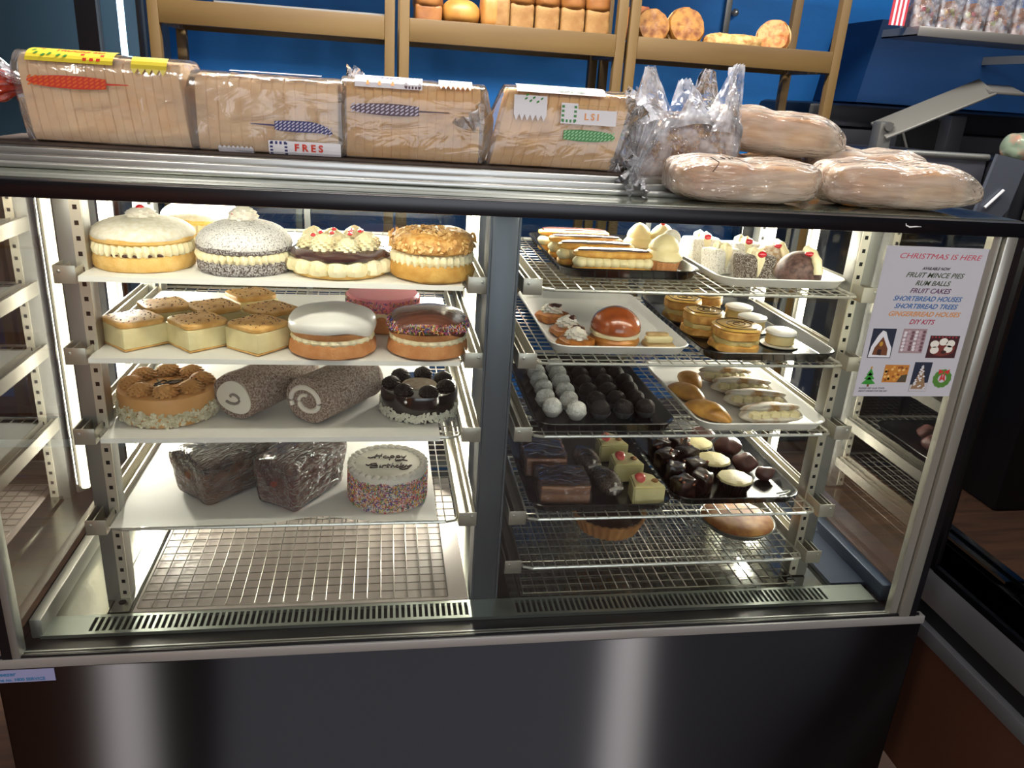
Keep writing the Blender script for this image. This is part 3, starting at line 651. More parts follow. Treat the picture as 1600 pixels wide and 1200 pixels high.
# chocolate rolls
ROLL = mat('sugared_chocolate_roll', '#6a4c40', 0.8, col2='#b0a498', scale=330, fac=(0.35, 0.65), bump=0.5, bscale=260)
def swiss(loc, rz, L_, R, label, swirl):
    t = thing('chocolate_roll', label, 'roll cake', loc, rz, 'chocolate rolls on the third left shelf')
    m = MB(); n = 48; rings = []
    for i in range(25):
        x = i/24*L_; f = 1.0 if i < 22 else (1-((i-21)/3)**2*0.35); row = []
        if i == 0: f = 0.965
        for k in range(n):
            th = 2*PI*k/n; row.append(m.bm.verts.new((x, R*1.1*f*math.cos(th), max(0.0, R*0.92+R*0.95*f*math.sin(th)))))
        rings.append(row)
    for a_, b_ in zip(rings, rings[1:]):
        for k in range(n): m.bm.faces.new((a_[k], a_[(k+1) % n], b_[(k+1) % n], b_[k]))
    m.bm.faces.new(rings[0][::-1]); m.bm.faces.new(rings[-1]); m.wob(0.0015, 30, swirl); m.build('sponge', ROLL, t)
    m = MB(); pts = []
    N_ = 60
    if swirl == 1:
        m.lathe([(R*0.80, 0), (R*0.80, 0.0022), (0.0004, 0.0035)], 40, (0, 0, 0), 1.05, 0.86, rfun=lambda th, q: 1+0.05*math.cos(3*th+1))
        for v in m.bm.verts: v.co = Vector((-v.co.z+0.0008, v.co.x, v.co.y+R*0.90))
        m.build('cream_filling', CREAM_W, t)
        m = MB(); m.tube([(-0.0032, R*(0.1+0.035*k)*math.cos(k*0.5), R*0.92+R*(0.08+0.02*k)*math.sin(k*0.5)) for k in range(12)], 0.0022, 6); m.build('sponge_swirl', mat('grey_sponge_smear', '#8d857c', 0.8), t)
    else:
        for k in range(N_):
            q = k/N_; th = -0.5+q*2*PI*1.35; rad = R*(0.76-0.50*q); pts.append((-0.0006, rad*1.08*math.cos(th), R*0.90+rad*0.86*math.sin(th)))
        m.tube(pts, [0.0042 if k < N_*0.75 else 0.003 for k in range(N_)], 8); m.build('cream_filling', CREAM_W, t)
    return t
swiss((0.312, 0.165, zs(3)), 1.02, 0.185, 0.040, 'chocolate roll with thick white cream end, left of the two', 1)
swiss((0.428, 0.148, zs(3)), 0.96, 0.165, 0.041, 'chocolate roll with a swirl of white cream, right of the two', 2)
# black chocolate gateau
t = round_cake('chocolate_gateau', 'dark glazed chocolate gateau with chocolate rosettes and white flaked sides, third left shelf', 'cake', 0.611, 0.206, 3, 0.067); R = 0.066
m = MB(); m.lathe([(R*0.985, 0), (R, 0.002), (R, 0.040), (R*0.98, 0.0445), (R*0.93, 0.0455), (0.0005, 0.0455)], 72); m.build('cake_body', CHOCG, t)
m = MB(); m.lathe([(0.030, 0.0456), (0.029, 0.0468), (0.0005, 0.047)], 40); m.build('centre_disc', mat('cocoa_dusting', '#a08c78', 0.8, col2='#b8a894', scale=90), t)
m = MB(); flake_bits(m, side_pts(R, 0.001, 0.016, 620, 12, 0.012), 0.0036, 9); tag(m.build('white_flakes', WFLAKE, t, smooth=False), kind='stuff')
for k in range(7):
    th = 2*PI*k/7+0.5
    m = MB(); rosette(m, (0.048*math.cos(th), 0.048*math.sin(th), 0.0445), 0.0155, 0.017, 9, 1.8, k*1.1, 0.14); m.build('chocolate_rosette', CHOCD, t)
# fourth shelf: birthday cake
t = round_cake('birthday_cake', 'white birthday cake with sprinkled sides and chocolate writing on the fourth left shelf', 'cake', 0.558, 0.182, 4, 0.071); R = 0.068
m = MB(); m.lathe([(R*0.98, 0), (R, 0.003), (R, 0.056), (R*0.97, 0.061), (R*0.9, 0.0625), (0.0005, 0.0625)], 72); m.wob(0.0008, 30, 1); m.build('icing', mat('birthday_icing', '#dcd8cc', 0.45), t)
m = MB(); sprinkle_bits(m, side_pts(R, 0.001, 0.053, 4600, 21, 0.004), 0.0048, 0.00070, 11); tag(m.build('sprinkles', SPR, t, smooth=False), kind='stuff')
m = MB()
for k in range(30):
    th = 2*PI*k/30; m.lathe([(0.0035, 0), (0.0070, 0.0015), (0.0066, 0.0045), (0.002, 0.008)], 12, (0.0625*math.cos(th), 0.0625*math.sin(th), 0.0600), rfun=lambda a_, q: 1+0.15*math.cos(5*a_))
m.build('piped_border', mat('birthday_icing', '#dcd8cc', 0.45), t)
def script(lines, mb, ox, oy, s, z, r):
    for st in lines: mb.tube([(ox+px*s, oy+py*s, z) for px, py in st], r, 6)
def arc(cx, cy, rx, ry, a0, a1, n=10): return [(cx+rx*math.cos(math.radians(a0+(a1-a0)*k/n)), cy+ry*math.sin(math.radians(a0+(a1-a0)*k/n))) for k in range(n+1)]
HAPPY = [[(-.9, .15), (-.6, .0), (-.2, .25), (.15, .95), (-.1, -.05)], [(.75, 1.0), (.5, .45), (.4, 0)], [(-.05, .45), (.35, .55), (.75, .5)],
         arc(1.15, .25, .25, .25, 60, 330)+[(1.45, .5), (1.42, .1), (1.6, .0)],
         [(1.75, .5), (1.6, -.6)], arc(1.95, .28, .22, .25, 150, -150), [(2.45, .5), (2.3, -.6)], arc(2.65, .28, .22, .25, 150, -150),
         [(3.05, .5), (3.1, .1), (3.35, .15), (3.55, .5), (3.3, -.2), (2.9, -.75), (2.3, -.85), (2.5, -.6), (3.1, -.55), (3.7, -.8)]]
BIRTH = [[(-1.3, .75), (-1.0, .55), (-.75, .8)], [(-.55, 1.0), (-.8, 0)], [(-.75, .95), (-.1, 1.05), (-.05, .65), (-.6, .5), (.05, .4), (.0, .02), (-.75, -.02)],
         [(.35, .55), (.25, .05), (.45, .1)], [(.6, .5), (.55, .0)], [(.6, .35), (.8, .55), (1.0, .45)], [(1.25, .9), (1.1, .05), (1.3, .05)], [(1.0, .55), (1.5, .6)],
         [(1.75, 1.0), (1.55, .0)], [(1.6, .3), (1.85, .5), (1.95, .0)], arc(2.3, .25, .22, .25, 60, 330), [(2.75, 1.0), (2.5, .0), (2.75, .05)],
         arc(2.95, .25, .2, .25, 60, 330)+[(3.2, .45), (3.15, .05)], [(3.35, .5), (3.4, .1), (3.7, .45), (3.9, .5), (3.4, -.35), (2.9, -.55), (2.5, -.35)]]
m = MB(); script(HAPPY, m, -0.021, 0.016, 0.0148, 0.0633, 0.00125); script(BIRTH, m, -0.018, -0.021, 0.0150, 0.0633, 0.00125); m.build('piped_writing', PIPE, t)
# wrapped fruit loaves
FILM = clearmat('cling_film', '#ffffff', 2.4, 0.10, 0.06, '#d8dadf', bump=1.0, bscale=45, bdist=0.010, hnoise=True, stretch=(1, 3, 3))
def wrapped(loc, rz, L_, W_, H_, label, top, side):
    t = thing('wrapped_fruit_loaf', label, 'loaf cake', loc, rz, 'film wrapped loaf cakes on the fourth left shelf')
    m = MB(); superbox(m, L_, W_, H_, 14, 14, 14, 0.16, 0.16)
    for v in m.bm.verts: v.co.x *= 0.88+0.12*min(1, v.co.z/H_); v.co.y *= 0.86+0.14*min(1, v.co.z/H_)
    m.wob(0.003, 20, 2)
    for f in m.bm.faces:
        c_ = f.calc_center_median(); f.material_index = 0 if (c_.z > H_*0.8) else 1
    m.build('cake', [top, side], t)
    m = MB(); superbox(m, L_*1.03, W_*1.04, H_*1.015, 22, 22, 22, 0.16, 0.18, (0, 0, 0.0003))
    for v in m.bm.verts: v.co.x *= 0.885+0.115*min(1, v.co.z/H_); v.co.y *= 0.865+0.135*min(1, v.co.z/H_)
    m.wob(0.0022, 45, 3); m.build('cling_film', FILM, t)
    return t
FT = mat('dark_fruit_cake_top', '#4c3430', 0.75, col2='#7a5c50', scale=60, bump=0.5, bscale=120); FS = mat('fruit_cake_side', '#9a6a48', 0.75, col2='#7a5038', scale=50)
RS = mat('red_brown_cake_side', '#7c342c', 0.7, col2='#8f4436', scale=40)
wrapped((0.280, 0.226, zs(4)), 0.80, 0.155, 0.100, 0.078, 'film wrapped dark fruit loaf on the fourth left shelf, left of the two', FT, FS)
wrapped((0.410, 0.196, zs(4)), 0.98, 0.150, 0.088, 0.082, 'film wrapped reddish chocolate loaf beside the birthday cake', mat('red_brown_top', '#6c3a34', 0.75, col2='#8f5c50', scale=50, bump=0.4, bscale=120), RS)

# ---------------------------------------------------------------- pastries, right half
zt = lambda lev: ZI[lev]-0.0115
CHOUX = mat('choux_pastry', '#b9802f', 0.6, col2='#d8a850', scale=60, bump=0.5, bscale=180)
CASE_W = mat('paper_case', '#d8d4cc', 0.7)
ECT = mat('eclair_chocolate', '#3a211b', 0.2, coat=0.5)
def eclair():
    t = thing('eclair', 'eclair', 'eclair'); L_ = 0.135
    m = MB(); superbox(m, L_, 0.040, 0.015, 10, 8, 4, 0.5); m.wob(0.0015, 40, 1); m.build('choux_base', CHOUX, t)
    m = MB()
    for k in range(9):
        m.ball((-L_*0.42+k*L_*0.105, -0.002, 0.020), 0.0125, (1.05, 1.45, 0.85), 14, 8)
    m.wob(0.0012, 90, 2); m.build('cream_filling', mat('piped_cream', '#d9cd9f', 0.5), t)
    m = MB(); superbox(m, L_, 0.038, 0.014, 12, 8, 4, 0.6, c=(0, 0.003, 0.027)); m.wob(0.0015, 40, 3); m.build('choux_lid', CHOUX, t)
    m = MB(); superbox(m, L_*0.92, 0.028, 0.007, 12, 8, 4, 0.6, c=(0, 0.003, 0.0365)); m.wob(0.001, 40, 4); m.build('chocolate_icing', ECT, t)
    return t
e0 = eclair()
for i, (x, y, dz, rz, lb) in enumerate(((0.930, 0.205, 0, -0.02, 'eclair with cream swirls facing forward, nearest the glass'), (0.915, 0.262, 0.001, -0.05, 'second eclair from the glass on the black tray'),
                                        (0.912, 0.325, 0.001, -0.05, 'third eclair from the glass on the black tray'), (0.905, 0.39, 0.001, -0.03, 'eclair furthest back on the black tray'),
                                        )):
    o = e0 if i == 0 else dup(e0, (0, 0, 0)); o.location = (x, y, zt(1)+dz+Z0); o.rotation_euler = (0, 0, rz); tag(o, lb, None, 'eclairs on the top right shelf')
def cupcake(loc, R, label, ball=False, tip=False):
    t = thing('cream_cupcake', label, 'cupcake', loc, 0.3, 'cream cupcakes on the black tray of the top right shelf')
    m = MB(); m.lathe([(R*0.78, 0), (R*0.82, 0.002), (R*1.02, 0.026), (R*0.95, 0.027)], 60, rfun=lambda a_, q: 1+0.03*math.cos(20*a_)); m.build('cake_base', SPONGE_T, t)
    m = MB(); m.lathe([(R*0.95, 0.024), (R*1.12, 0.028), (R*1.1, 0.035), (R*0.86, 0.042), (R*0.9, 0.047), (R*0.78, 0.056), (R*0.45, 0.065), (0.0005, 0.070)], 40, rfun=lambda a_, q: 1+0.03*math.cos(4*a_+q*9)); m.wob(0.0015, 40, 2); m.build('cream_top', mat('butter_cream', '#dccd9c', 0.5), t)
    if ball: m = MB(); m.ball((R*0.75, 0.012, 0.058), 0.0165, u=20, v=14); m.wob(0.001, 80, 1); m.build('sugared_ball', POWDER, t)
    if tip: m = MB(); m.ball((-R*0.2, -0.006, 0.072), 0.005); m.build('cherry', CHERRY, t)
    return t
cupcake((1.022, 0.218, zt(1)), 0.029, 'cream cupcake with a sugared ball, nearest the glass', True)
cupcake((1.012, 0.330, zt(1)), 0.024, 'small cream topped cupcake behind, next to the ends of the eclairs', False, False)
cupcake((1.056, 0.330, zt(1)), 0.025, 'cream cupcake with cherry behind the sugared ball', False, True)
# lamingtons
LAMD = mat('dark_lamington', '#43342c', 0.9, col2='#a09a90', scale=500, fac=(0.46, 0.62), bump=0.9, bscale=300)
LAMW = mat('coconut_lamington', '#8f8474', 0.9, col2='#e6e2d8', scale=380, fac=(0.30, 0.46), bump=0.9, bscale=300)
def lamington(loc, rz, s, m_, label, cherry=True):
    t = thing('lamington', label, 'lamington', loc, rz, 'lamingtons on the white tray of the top right shelf')
    for sg in (-1, 1):
        m = MB(); superbox(m, s*0.56, s*0.95, s*1.05, 8, 8, 8, 0.25, c=(0, 0, 0))
        for v in m.bm.verts:
            v.co.x += sg*(s*0.25+v.co.z*0.16)
        m.wob(0.001, 70, 1+sg); m.build('sponge_half', m_, t)
    m = MB(); m.lathe([(0.001, 0), (s*0.13, s*0.35), (s*0.24, s*0.85), (s*0.2, s*1.15), (0.0005, s*1.28)], 20, (0, -s*0.28, 0.002), 1.0, 1.0, rfun=lambda a_, q: 1+0.18*math.cos(5*a_))
    m.lathe([(0.001, 0), (s*0.12, s*0.35), (s*0.24, s*0.85), (s*0.2, s*1.15), (0.0005, s*1.28)], 20, (0, s*0.12, 0.002), 1.0, 1.0, rfun=lambda a_, q: 1+0.18*math.cos(5*a_)); m.build('cream_filling', CREAM, t)
    if cherry: m = MB(); m.ball((0, -s*0.42, s*1.12), s*0.16, (1.2, 0.9, 0.8)); m.build('cherry', CHERRY, t)
    return t
lamington((1.170, 0.178, zt(1)), 0.12, 0.045, LAMD, 'dark chocolate lamington split with cream and cherry, nearest the glass')
lamington((1.134, 0.238, zt(1)), 0.4, 0.043, LAMW, 'coconut covered lamington behind and left of the dark one', False)
lamington((1.135, 0.335, zt(1)), 0.3, 0.045, LAMW, 'coconut lamington with red cherry at the back left of the white tray')
lamington((1.200, 0.300, zt(1)), 0.3, 0.045, LAMW, 'coconut lamington with cream and cherry behind the dark one')
BUNC = mat('chocolate_bun', '#3a2320', 0.55, col2='#6b5048', scale=120)
def cream_bun(loc, rz, R, label, m_):
    t = thing('cream_bun', label, 'cream bun', loc, rz, 'cream buns on the white tray of the top right shelf')
    m = MB(); m.lathe([(R*0.85, 0), (R, 0.006)]+[(R*1.02*math.cos(a_), 0.012+R*1.05*math.sin(a_)) for a_ in [PI/2*k/8 for k in range(8)]]+[(0.0005, 0.012+R*1.05)], 40)
    for v in m.bm.verts:
        if abs(v.co.x-0.25*R) < R*0.14 and v.co.z > R*0.5: v.co.z -= R*0.12
    m.wob(0.0012, 30, 2); m.build('bun', m_, t)
    m = MB(); P = [(R*0.28, -R*1.02*math.cos(a_), 0.014+R*1.02*math.sin(a_)) for a_ in [0.15+1.5*k/10 for k in range(11)]]
    m.tube(P, [R*0.20+R*0.03*math.sin(k*2) for k in range(11)], 10); m.build('cream_stripe', CREAM, t)
    m = MB(); m.ball((R*0.1, -R*0.45, 0.014+R*0.95), R*0.17, (1.5, 1, 0.7)); m.build('jam_spot', CHERRY, t)
    return t
cream_bun((1.262, 0.192, zt(1)), 0.1, 0.039, 'chocolate dusted bun with a cream stripe, right end of the white tray', BUNC)
cream_bun((1.248, 0.275, zt(1)), 0.1, 0.036, 'pale sugared cream bun behind the chocolate dusted bun', mat('sugared_bun', '#b08a5c', 0.7, col2='#ded6c8', scale=160))
# second shelf, white tray
def snail(loc, rz, label):
    t = thing('cream_topped_pastry', label, 'pastry', loc, rz, 'cream topped pastries at the left of the white tray')
    m = MB(); m.lathe([(0.026, 0), (0.032, 0.005), (0.030, 0.014), (0.020, 0.018), (0.0005, 0.018)], 36, rfun=lambda a_, q: 1+0.05*math.cos(6*a_)); m.wob(0.004, 45, 3); m.build('choux_base', mat('brown_choux', '#8a4e20', 0.5, col2='#b8752f', scale=70, bump=0.6, bscale=150), t)
    m = MB(); rosette(m, (0, 0, 0.015), 0.019, 0.021, 6, 1.5); m.wob(0.0015, 60, 2); m.build('cream_rosette', CREAM_W, t)
    m = MB(); m.ball((0.004, -0.006, 0.031), 0.009, (1.4, 0.8, 0.5), 10, 6); m.wob(0.003, 150, 1); m.build('chocolate_shavings', mat('chocolate_shavings', '#4a2417', 0.5), t)
    return t
snail((0.862, 0.335, zt(2)), 0, 'cream topped brown pastry furthest back on the white tray')
snail((0.872, 0.248, zt(2)), 1, 'cream topped brown pastry in the middle of the three')
snail((0.872, 0.176, zt(2)), 2, 'cream topped brown pastry nearest the glass, beside the glazed bun')
t = thing('glazed_bun', 'shiny brown custard bun split with cream, in the middle of the white tray', 'cream bun', (0.945, 0.196, zt(2)))
GLZ = mat('glazed_bun', '#8a3c14', 0.22, col2='#b8622a', scale=14, coat=0.9)
m = MB(); m.lathe([(0.034, 0), (0.041, 0.004), (0.043, 0.012), (0.038, 0.019)], 44); m.wob(0.0015, 25, 1); m.build('bun_base', mat('bun_base', '#a5601f', 0.45, col2='#c88a3c', scale=30, coat=0.3), t)
m = MB(); m.lathe([(0.034, 0.016), (0.042, 0.019), (0.043, 0.024), (0.036, 0.028)], 44, rfun=lambda a_, q: 1+0.03*math.cos(7*a_)); m.build('custard_filling', CREAM, t)
m = MB(); m.lathe([(0.036, 0.025), (0.0425, 0.028)]+[(0.0435*math.cos(a_), 0.030+0.037*math.sin(a_)) for a_ in [PI/2*k/9 for k in range(9)]]+[(0.0005, 0.067)], 44, zfun=lambda th, q: 0.003*math.sin(th)*(1-q)); m.wob(0.0015, 20, 2); m.build('bun_top', GLZ, t)
t = thing('pastry_finger', 'small pale layered pastry finger to the right of the glazed bun', 'pastry', (1.020, 0.178, zt(2)), 0.0)
m = MB(); superbox(m, 0.052, 0.040, 0.010, 8, 8, 4, 0.3); m.wob(0.001, 50, 2); m.build('pastry_base', mat('pale_pastry', '#a88a58', 0.6, col2='#c4a878', scale=60), t)
m = MB(); superbox(m, 0.048, 0.018, 0.012, 8, 8, 4, 0.4, c=(0, 0.004, 0.008)); m.wob(0.001, 60, 3); m.build('cream_filling', mat('piped_cream', '#d9cd9f', 0.5), t)
m = MB(); superbox(m, 0.040, 0.014, 0.006, 8, 8, 4, 0.4, c=(-0.002, 0.008, 0.019)); m.build('pastry_lid', mat('pale_pastry', '#a88a58', 0.6), t)
t = thing('paper_napkin', 'white paper napkin lying on the white tray behind the glazed bun', 'napkin', (1.005, 0.315, zt(2)-0.0003), -0.15)
m = MB(); g = [[m.bm.verts.new((i*0.0085-0.05, j*0.0135-0.12, 0.0006+0.001*abs(math.sin(j*0.9)))) for i in range(13)] for j in range(19)]
for j in range(18):
    for i in range(12): m.bm.faces.new((g[j][i], g[j][i+1], g[j+1][i+1], g[j+1][i]))
m.build('sheet', PAPER, t)
# second shelf, black tray: swirl topped pastries and white tartlets
CARG = mat('caramel_glaze', '#b08a3c', 0.3, col2='#c8a452', scale=40, coat=0.4)
def swirl(loc, rz, R, label):
    t = thing('swirl_topped_pastry', label, 'pastry', loc, rz, 'caramel glazed swirl pastries on the black tray')
    PF = mat('puff_pastry', '#a87430', 0.6, col2='#d0a050', scale=60, bump=0.5, bscale=160)
    m = MB(); m.lathe([(R*0.85, 0), (R*1.03, 0.005), (R*0.98, 0.014), (R*0.8, 0.017)], 40, rfun=lambda a_, q: 1+0.05*math.cos(5*a_+1)); m.wob(0.002, 40, 1); m.build('pastry_base', PF, t)
    m = MB(); ruffle(m, R*0.90, 0.014, 0.026, 8, 0.12); m.wob(0.002, 50, 4); m.build('cream_filling', mat('custard_cream', '#cdb877', 0.5), t)
    m = MB(); m.lathe([(R*0.8, 0.023), (R*0.98, 0.027), (R*0.98, 0.038), (R*0.9, 0.042)], 40, rfun=lambda a_, q: 1+0.04*math.cos(5*a_+1)); m.wob(0.002, 40, 2); m.build('pastry_lid', PF, t)
    m = MB(); m.lathe([(R*0.9, 0.040), (R*0.99, 0.0425), (R*0.9, 0.0455), (0.0005, 0.0465)], 40, rfun=lambda a_, q: 1+0.04*math.cos(5*a_+1)); m.build('caramel_glaze', CARG, t)
    m = MB(); m.tube([(R*(0.08+0.05*k/3)*math.cos(k*0.45)*1.1, R*(0.08+0.05*k/3)*math.sin(k*0.45), 0.0470-0.0015*(k/50)) for k in range(30)], 0.0008, 5)
    m.tube([(R*0.84*math.cos(2*PI*k/36)*(1+0.04*math.cos(10*PI*k/36+1)), R*0.84*math.sin(2*PI*k/36)*(1+0.04*math.cos(10*PI*k/36+1)), 0.0462) for k in range(33)], 0.0008, 5); m.build('chocolate_spiral', PIPE, t)
    return t
swirl((1.158, 0.176, zt(2)), 0.3, 0.043, 'caramel glazed swirl pastry nearest the glass, topmost of the cluster')
swirl((1.135, 0.268, zt(2)), 1.5, 0.038, 'caramel glazed swirl pastry behind the front one')
swirl((1.128, 0.360, zt(2)), 2.7, 0.036, 'caramel glazed swirl pastry at the back left of the black tray')
swirl((1.190, 0.400, zt(2)), 2.1, 0.034, 'caramel glazed swirl pastry at the very back beside the white tartlets')
def tartlet(loc, label):
    t = thing('white_topped_tartlet', label, 'tartlet', loc, 0.2, 'white topped tartlets on the black tray')
    m = MB(); m.lathe([(0.024, 0), (0.033, 0.001), (0.034, 0.0025), (0.024, 0.0025)], 40); m.build('paper_doily', CASE_W, t)
    m = MB(); m.lathe([(0.022, 0.0025), (0.026, 0.006), (0.025, 0.022), (0.022, 0.023)], 40); m.wob(0.0008, 60, 1); m.build('tart_shell', mat('cream_shell', '#c9b988', 0.6), t)
    m = MB(); m.lathe([(0.024, 0.021), (0.0275, 0.023), (0.027, 0.0275), (0.020, 0.030), (0.0005, 0.0305)], 40); m.build('icing', WICE, t)
    return t
tartlet((1.258, 0.204, zt(2)), 'white topped tartlet on a paper doily, nearest the glass')
tartlet((1.245, 0.296, zt(2)), 'white topped tartlet in the middle of the three')
tartlet((1.252, 0.372, zt(2)), 'white topped tartlet at the back of the three')
# third shelf: coconut balls and rum balls
def treat(m_, name, label, cat, paper):
    t = thing(name, label, cat)
    m = MB(); m.ball((0, 0, 0.0165), 0.0172, (1, 1, 0.93), 24, 16); m.wob(0.0012, 70, 1); m.wob(0.0005, 400, 2); m.build('ball', m_, t)
    m = MB(); m.lathe([(0.010, 0), (0.0105, 0.0006), (0.0172, 0.0105), (0.0180, 0.013), (0.0176, 0.013), (0.0168, 0.0105), (0.010, 0.001)], 72, cap=False, rfun=lambda a_, q: 1+0.05*math.cos(24*a_)*q); m.build('paper_case', paper, t)
    return t
cb = treat(COCO, 'coconut_ball', 'coconut ball', 'truffle', CASE_W); cb.name = 'coconut_ball'
CB = [(0.840, 0.172, 'front left coconut ball on the black tray'), (0.880, 0.158, 'front right coconut ball, next to the rum balls'),
      (0.836, 0.216, 'coconut ball in the left column, second from the front'), (0.876, 0.204, 'coconut ball in the right column, second from the front'),
      (0.880, 0.250, 'coconut ball in the right column, third from the front'), (0.842, 0.262, 'coconut ball in the left column, third from the front'),
      (0.842, 0.305, 'coconut ball in the left column, fourth from the front'), (0.882, 0.296, 'coconut ball in the right column, fourth from the front'),
      (0.844, 0.347, 'coconut ball in the left column, fifth from the front'), (0.885, 0.341, 'coconut ball in the right column, fifth from the front'),
      (0.846, 0.390, 'coconut ball at the back left corner of the black tray'), (0.888, 0.385, 'coconut ball at the back of the right column')]
for i, (x, y, lb) in enumerate(CB):
    o = cb if i == 0 else dup(cb, (0, 0, 0)); o.location = (x, y, zt(3)+Z0); o.rotation_euler = (0, 0, i*1.1); tag(o, lb, None, 'coconut balls on the third right shelf')
rb = treat(mat('rum_ball', '#0e0706', 0.7, col2='#1a0e0b', scale=300, bump=0.9, bscale=350), 'rum_ball', 'rum ball', 'truffle', mat('grey_paper_case', '#4e4c50', 0.6))
cols = (0.924, 0.964, 1.004); k = 0
CN = ('left column beside the coconut balls', 'middle column of three', 'right column beside the tray edge')
RN = ('nearest the glass', 'second from the glass', 'third from the glass', 'fourth from the glass', 'fifth from the glass', 'sixth from the glass')
for ci, cx in enumerate(cols):
    for j in range(6):
        o = rb if k == 0 else dup(rb, (0, 0, 0)); o.location = (cx+0.003*math.sin(j*2+ci), 0.160+j*0.0435+0.004*ci, zt(3)+Z0); o.rotation_euler = (0, 0, j+ci)
        tag(o, 'dark rum ball, %s, %s' % (CN[ci], RN[j]), None, 'rum balls on the third right shelf'); k += 1
# turnovers
PFG = mat('golden_turnover', '#a5702a', 0.45, col2='#d09c48', scale=35, bump=0.4, bscale=120, coat=0.2)
PFS = mat('sugared_turnover', '#9a7444', 0.7, col2='#c9c2b4', scale=40, fac=(0.35, 0.55), bump=0.4, bscale=120)
def turnover(loc, rz, L_, W_, H_, m_, label, cream=False, film=False, tilt=0):
    t = thing('cream_turnover' if cream else 'turnover', label, 'pastry', loc, rz, 'turnovers on the white tray of the third right shelf')
    m = MB(); m.ball((0, 0, 0), 1, (1, 1, 1), 32, 18)
    for v in m.bm.verts:
        x_, y_, z_ = v.co; wd = (1-abs(x_)**2.2)**0.5 if abs(x_) < 1 else 0
        v.co = (x_*L_/2, y_*W_/2, max(0.0, (z_*0.5+0.5))*H_*(1-0.35*(abs(x_)**3)))
    m.wob(0.0025, 30, 2)
    if cream:
        for v in m.bm.verts:
            if v.co.y < -W_*0.12 and v.co.z > H_*0.42: v.co.z = H_*0.42+(v.co.z-H_*0.42)*0.2
    m.build('pastry', m_, t)
    if cream:
        m = MB()
        for k in range(5): m.lathe([(0.006, 0), (0.0115, 0.004), (0.010, 0.011), (0.0005, 0.015)], 20, (-L_*0.32+k*L_*0.15, -W_*0.20, H_*0.34), rfun=lambda a_, q: 1+0.12*math.cos(6*a_+q*4))
        m.build('cream_filling', mat('piped_cream', '#d9cd9f', 0.5), t)
        m = MB(); m.ball((0, 0, 0), 1, (1, 1, 1), 28, 14)
        for v in m.bm.verts: v.co = (v.co.x*L_*0.47, W_*0.16+v.co.y*W_*0.36, H_*0.66+v.co.z*H_*0.26+(-v.co.y)*H_*0.20)
        m.wob(0.002, 35, 4); m.build('pastry_lid', m_, t)
    return t
Zq = zt(3)
turnover((1.122, 0.160, Zq), 2.05, 0.105, 0.046, 0.030, PFG, 'golden apple turnover at the front left of the white tray')
turnover((1.115, 0.250, Zq), 2.0, 0.095, 0.044, 0.030, PFG, 'golden turnover behind the front left one')
turnover((1.148, 0.318, Zq), 1.6, 0.080, 0.042, 0.030, PFG, 'golden turnover at the back left of the white tray')
turnover((1.235, 0.142, Zq), 0.08, 0.125, 0.062, 0.034, PFS, 'sugar dusted cream turnover nearest the glass', True)
turnover((1.238, 0.212, Zq), -0.1, 0.125, 0.058, 0.034, PFS, 'sugar dusted cream turnover second from the glass', True)
turnover((1.240, 0.278, Zq), -0.1, 0.125, 0.056, 0.034, PFS, 'sugar dusted cream turnover third from the glass', True)
turnover((1.232, 0.340, Zq), -0.1, 0.115, 0.054, 0.034, PFS, 'sugar dusted cream turnover furthest from the glass', True)
# fourth shelf: wrapped slices, logs, cheesecake, rocky road, tarts
FILM2 = clearmat('cellophane', '#ffffff', 1.6, 0.03, 0.05, '#d8d6d2', bump=1.0, bscale=55, bdist=0.006, hnoise=True)
LAY = mat('layered_cake', '#7f5238', 0.7, col2='#b07a50', scale=9, stretch=(0.2, 9, 6), fac=(0.4, 0.6))
def slab(loc, rz, L_, W_, H_, label, m_, name='wrapped_cake_slab'):
    t = thing(name, label, 'cake slab', loc, rz, 'film wrapped slabs on the fourth right shelf')
    m = MB(); superbox(m, L_, W_, H_, 10, 10, 10, 0.14); m.wob(0.0015, 30, 1); m.build('cake', m_, t)
    m = MB(); superbox(m, L_*1.05, W_*1.05, H_*1.05, 18, 18, 18, 0.16); m.wob(0.003, 40, 5)
    for v in m.bm.verts: v.co.z = max(0.0002, v.co.z)
    m.build('cellophane', FILM2, t); return t
Zr = zt(4)
slab((0.870, 0.172, Zr), -0.04, 0.092, 0.085, 0.036, 'large film wrapped brown layered slab, nearest the glass on the black tray', LAY)
slab((0.856, 0.280, Zr), -0.06, 0.080, 0.095, 0.040, 'film wrapped brown slab behind the large front slab', mat('ginger_slab', '#9a5c36', 0.7, col2='#b87a4c', scale=20))
def log(loc, rz, label):
    t = thing('wrapped_chocolate_log', label, 'cake log', loc, rz, 'wrapped chocolate logs on the fourth right shelf')
    m = MB(); m.ball((0, 0, 0.020), 0.021, (1.9, 1.0, 0.95), 28, 16)
    for v in m.bm.verts: v.co.x = max(-0.033, min(0.033, v.co.x))
    m.wob(0.0015, 40, 1); m.build('cake', ROLL, t)
    m = MB(); m.ball((0, 0, 0.0205), 0.0235, (1.95, 1.0, 0.93), 36, 20); m.wob(0.003, 55, 3)
    for v in m.bm.verts: v.co.z = max(0.0002, v.co.z)
    m.build('cellophane', FILM2, t)
    m = MB(); m.tube([(-0.036, -0.012, 0.024), (-0.040, 0.0, 0.028), (-0.036, 0.012, 0.022)], 0.0035, 6); m.tube([(-0.036, 0.002, 0.036), (-0.039, 0.003, 0.014)], 0.003, 6); m.build('cream_dab', CREAM_W, t)
    return t
log((0.957, 0.176, Zr), 1.72, 'wrapped chocolate log with cream end, nearest the glass'); log((0.940, 0.268, Zr), 1.75, 'wrapped chocolate log behind the front log')
STRAW = mat('strawberry', '#c23a34', 0.3, col2='#d86058', scale=60, coat=0.4)
